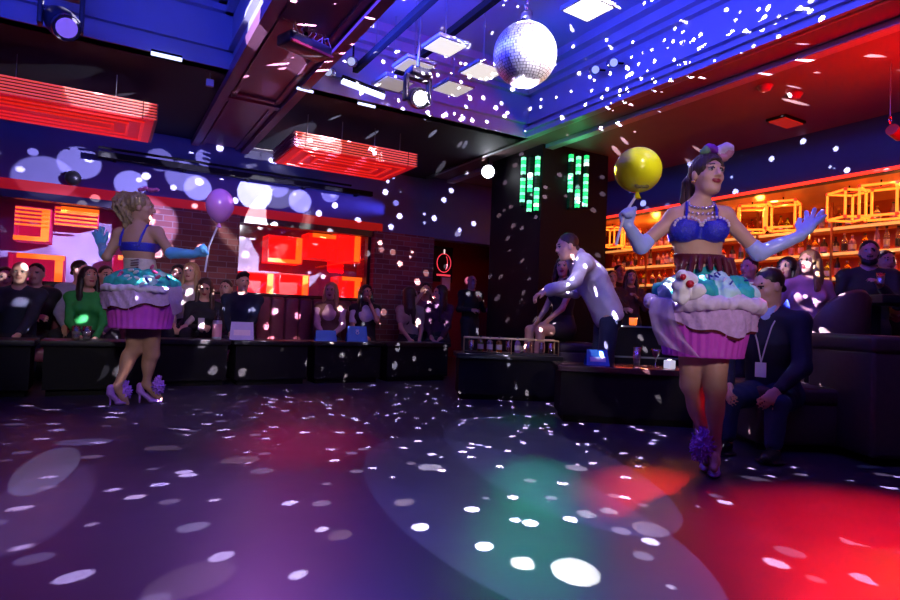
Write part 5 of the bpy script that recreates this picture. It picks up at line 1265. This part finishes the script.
# mirror ball: broken white spots over the whole room
def dotty(name, loc, power, scale, thr):
    o = point(name, loc, power, (1, 1, 1), 0.0); l = o.data; l.use_nodes = True; nt = l.node_tree; e = nt.nodes['Emission']
    tc = nt.nodes.new('ShaderNodeTexCoord'); vo = nt.nodes.new('ShaderNodeTexVoronoi'); vo.inputs['Scale'].default_value = scale
    nt.links.new(tc.outputs['Normal'], vo.inputs['Vector'])
    mr = nt.nodes.new('ShaderNodeMapRange'); mr.inputs[1].default_value = thr; mr.inputs[2].default_value = thr*.8; mr.inputs[3].default_value = 0; mr.inputs[4].default_value = 1
    nt.links.new(vo.outputs['Distance'], mr.inputs[0]); nt.links.new(mr.outputs[0], e.inputs['Strength'])
    mx = nt.nodes.new('ShaderNodeMix'); mx.data_type = 'RGBA'; mx.inputs[6].default_value = (.75, .75, 1, 1); mx.inputs[7].default_value = (1, .85, .9, 1)
    sp = nt.nodes.new('ShaderNodeSeparateColor'); nt.links.new(vo.outputs['Color'], sp.inputs[0]); nt.links.new(sp.outputs[0], mx.inputs[0]); nt.links.new(mx.outputs[2], e.inputs['Color'])
    return o
dotty('ball_reflections', BALL+V3(0, 0, -BR-.03), 12000, 19, .2)
dotty('ball_reflections', BALL+V3(-.1, -.1, BR+.12), 2500, 16, .17)
bs = BALL+V3(0, 0, -BR-.05)
for (px, py, rpx, k, col) in ((575, 571, 28, 12, (1, 1, 1)), (193, 579, 38, 3, WARM), (430, 467, 14, 12, (1, 1, 1)), (523, 563, 14, 10, (1, 1, 1)), (868, 545, 22, 12, (1, .95, 1)), (576, 468, 13, 10, (1, .9, .9)),
        (340, 535, 13, 4, (1, .7, .65)), (193, 527, 14, 10, (.85, .9, 1)), (650, 529, 20, 5, (1, .85, .9)), (240, 460, 17, 5, WARM), (790, 552, 14, 6, (.8, .8, 1)), (404, 502, 12, 6, WARM), (609, 511, 10, 8, (.9, .95, 1)),
        (755, 480, 17, 5, (1, .9, .9)), (262, 471, 12, 6, (.9, .9, 1)), (586, 514, 11, 9, (1, 1, 1)), (85, 442, 20, 5, (.7, .75, 1)), (162, 448, 14, 4, WARM)):
    p = at_Z(px, py, 0); d = float((p-CAM)@F0)
    beam(bs, p, rpx*d/600*.85, k*.55, col, .08)
for (px, py, d, r_, k, col) in ((20, 273, 6.05, .1, 9, (1, .95, .9)), (398+0, 999, 1, 0, 0, None), (323, 309, 8.1, .09, 6, WARM), (419, 275, 8.7, .09, 7, WARM), (424, 288, 8.8, .06, 9, (1, .95, .9)), (597, 355, 5.25, .05, 10, (.7, .85, 1)), (786, 374, 4.0, .06, 8, (.4, .6, 1)),
        (255, 308, 7.5, .09, 3, (.2, .35, 1)), (783, 264, 5.5, .07, 8, (1, .9, .9)), (804, 254, 5.2, .07, 6, WARM), (812, 262, 5.2, .07, 6, WARM), (700, 445, 3.45, .09, 5, (.85, .75, 1)), (576, 262, 5.4, .05, 5, (.8, .8, 1)),
        (144, 205, 5.0, .08, 3, WARM), (128, 237, 5.0, .05, 4, WARM), (148, 353, 5.0, .07, 5, WARM), (135, 348, 5.0, .04, 5, WARM), (140, 282, 5.0, .09, 5, (.9, 1, 1)), (690, 292, 3.35, .1, 5, (1, 1, 1)), (715, 272, 3.3, .1, 4, (.9, 1, 1))):
    if col is None: continue
    beam(at_d(px, py, d)*.45+bs*.55, at_d(px, py, d), r_, k*.12, col, .2) if False else beam(bs, at_d(px, py, d), r_, k*.12, col, .25)
GS = MH2+V3(-.05, -.05, -.22)
# moving head throws soft round blobs and a white crescent on the window wall
for (px, py, rp, k) in ((45, 178, 23, 4), (80, 163, 17, 5), (33, 152, 4, 6), (131, 184, 14, 6), (183, 176, 16, 4), (198, 188, 13, 7), (300, 201, 12, 8), (278, 187, 11, 4), (205, 158, 9, 4), (160, 160, 12, 3), (330, 193, 10, 4), (396, 203, 3, 6), (333, 195, 3, 6), (20, 216, 12, 2)):
    p = at_Y(px, py, WY); d = float((p-CAM)@F0); beam(GS, p, rp*d/600, k*.55, (.55, .5, 1), .22)
def gobo(name, src, dst, R, k, col, c2, r2, inner=None):
    """profile spot with a shaped mask: inside the unit disc but outside the disc c2, r2"""
    o = beam(src, dst, R, k, col, .05, name); l = o.data; l.use_nodes = True; nt = l.node_tree; e = nt.nodes['Emission']
    tc = nt.nodes.new('ShaderNodeTexCoord'); sx = nt.nodes.new('ShaderNodeSeparateXYZ'); nt.links.new(tc.outputs['Normal'], sx.inputs[0])
    D = float(np.linalg.norm(np.array(dst)-np.array(src))); s = D/R
    def M(op, a, b):
        n = nt.nodes.new('ShaderNodeMath'); n.operation = op
        for i, q in enumerate((a, b)):
            if hasattr(q, 'links'): nt.links.new(q, n.inputs[i])
            elif q is not None: n.inputs[i].default_value = q
        return n.outputs[0]
    az = M('ABSOLUTE', sx.outputs['Z'], None)
    u = M('MULTIPLY', M('DIVIDE', sx.outputs['X'], az), s); v = M('MULTIPLY', M('DIVIDE', sx.outputs['Y'], az), s)
    du = M('SUBTRACT', u, c2[0]); dv = M('SUBTRACT', v, c2[1])
    rr = M('SQRT', M('ADD', M('MULTIPLY', du, du), M('MULTIPLY', dv, dv)), None)
    msk = M('GREATER_THAN', rr, r2)
    nt.links.new(msk, e.inputs['Strength']); return o
gobo('wall_gobo', GS, at_Y(283, 240, WY+.4), .75, 4.5, (.85, .85, 1), (.4, .38), .95)
beam(GS, at_Y(255, 193, WY), .24, 6, (.85, .85, 1), .05)
for (px, py, r_, k) in ((70, 245, .5, 2.4), (112, 236, .5, 2.8), (20, 225, .4, 1.2), (255, 280, .35, 1.)): beam(GS, at_Y(px, py, WY+.5), r_, k, (.5, .42, 1), .35)
beam(MH2+V3(-.3, -.3, -.1), at_Y(112, 96, 6.55), .26, 3., (1, .9, .95), .1)
beam(MH2+V3(-.3, -.3, -.1), at_Y(322, 144, 6.55), .24, 3., (1, .95, 1), .1)
beam((-1.4, 2.4, 2.5), at_X(256, 22, BX0), .2, 6, (.75, .72, 1), .05)
beam((1.0, 1.0, 2.4), at_Z(281, 68, CZ-.03), .1, 2, (.4, .35, 1), .05)
beam(GS, at_Y(271, 141, 8.5), .24, 3, (.8, .8, 1), .1)
# floor projections and added reflection spots
FS = (.9, -1.6, 1.75)
beam(FS, at_Z(528, 520, 0), .55, 3.6, (.4, .52, 1), .04, 'floor_gobo'); beam(FS, at_Z(555, 470, 0), .48, 3.2, (.4, .52, 1), .04, 'floor_gobo')
beam((-.75, -1.6, 1.4), at_Z(46, 470, 0), .13, 8, (.8, .95, 1), .1, 'floor_patch'); beam((-.75, -1.6, 1.4), at_Z(38, 505, 0), .2, 4., (.7, .6, 1), .4, 'floor_patch')
spot('green_reflection_fill', (4.7, 5.9, 2.8), at_Z(540, 480, 0), 120, 8, (.03, 1, .5), .8, .1)  # added spots imitating the green tubes' streak reflected in the floor
spot('green_reflection_fill', (4.7, 5.9, 2.8), at_Z(525, 420, 0), 60, 12, (.03, 1, .5), .8, .1)
spot('green_reflection_fill', (4.7, 5.9, 2.8), at_Z(530, 535, 0), 120, 7, (.03, 1, .5), .9, .1)
spot('magenta_reflection_fill', (1.5, 5.6, 3.0), at_Z(300, 440, 0), 520, 22, (1, .02, .2), .9, .1)  # added spot standing in for the purple floor reflection
spot('violet_floor', (1.3, 5.6, 3.0), at_Z(100, 560, 0), 260, 34, (.55, .15, .8), .9, .1)
spot('blue_floor', (2.0, 4.5, 3.0), at_Z(260, 540, 0), 200, 34, (.1, .1, 1), .9, .1)
for (px, py) in ((529, 158), (577, 156)): point('tube_glow', at_d(px, py, 7.2 if px < 550 else 7.2), 2.2, (.05, 1, .3), .05)
spot('leg_fill', (2.0, 1.5, 3.2), at_d(548, 328, 6.75), 160, 7, (1, .8, .7), .6, .05)  # lamp added to brighten the seated woman's legs
spot('table_reflection_fill', (5.0, 5.2, 3.0), on_d(655, 5.25), 130, 10, (1, .02, .02), .8, .05)  # added spot imitating a red reflection on the tabletop
spot('balloon_fill', (1.6, .3, 3.2), at_d(638, 170, 3.38), 1300, 6, (1, 1, .9), .5, .05)  # lamps added to brighten the two balloons
spot('balloon_fill', (.2, .8, 2.6), at_d(220, 205, 4.95), 150, 6, (1, .9, 1), .5, .05)
# key light on the two dancers and the jacket man
spot('dancer_key', (.7, -1.4, 2.0), at_d(704, 262, 3.5), 330, 20, (1, .8, .92), .6, .15)
spot('dancer_key', (-.6, .2, 3.2), at_d(140, 270, 5.1), 340, 24, (1, .9, .95), .6, .15)
spot('dancer_rim', (4.2, 5.5, 3.3), at_d(720, 240, 3.5), 170, 22, (.5, .4, 1), .6, .1)
spot('jacket_key', (2.4, 2.6, 3.4), at_d(590, 270, 5.5), 300, 16, (.9, .82, 1), .6, .1)
spot('audience_wash', (2.2, 3.2, 3.5), at_d(250, 300, 7.4), 125, 60, (1, .6, .75), .9, .2)
spot('audience_wash', (3.5, 2.5, 3.2), at_d(800, 300, 5.0), 40, 50, (1, .45, .5), .9, .2)
SC.view_settings.view_transform = 'Standard'; SC.view_settings.look = 'None'; SC.view_settings.exposure = 0; SC.view_settings.gamma = 1; SC.view_settings.use_curve_mapping = False
SC.cycles.use_denoising = True; SC.cycles.use_adaptive_sampling = False
SC.cycles.max_bounces = 6; SC.cycles.caustics_reflective = False; SC.cycles.caustics_refractive = False; SC.cycles.sample_clamp_indirect = 3
SC.cycles.transparent_max_bounces = 16
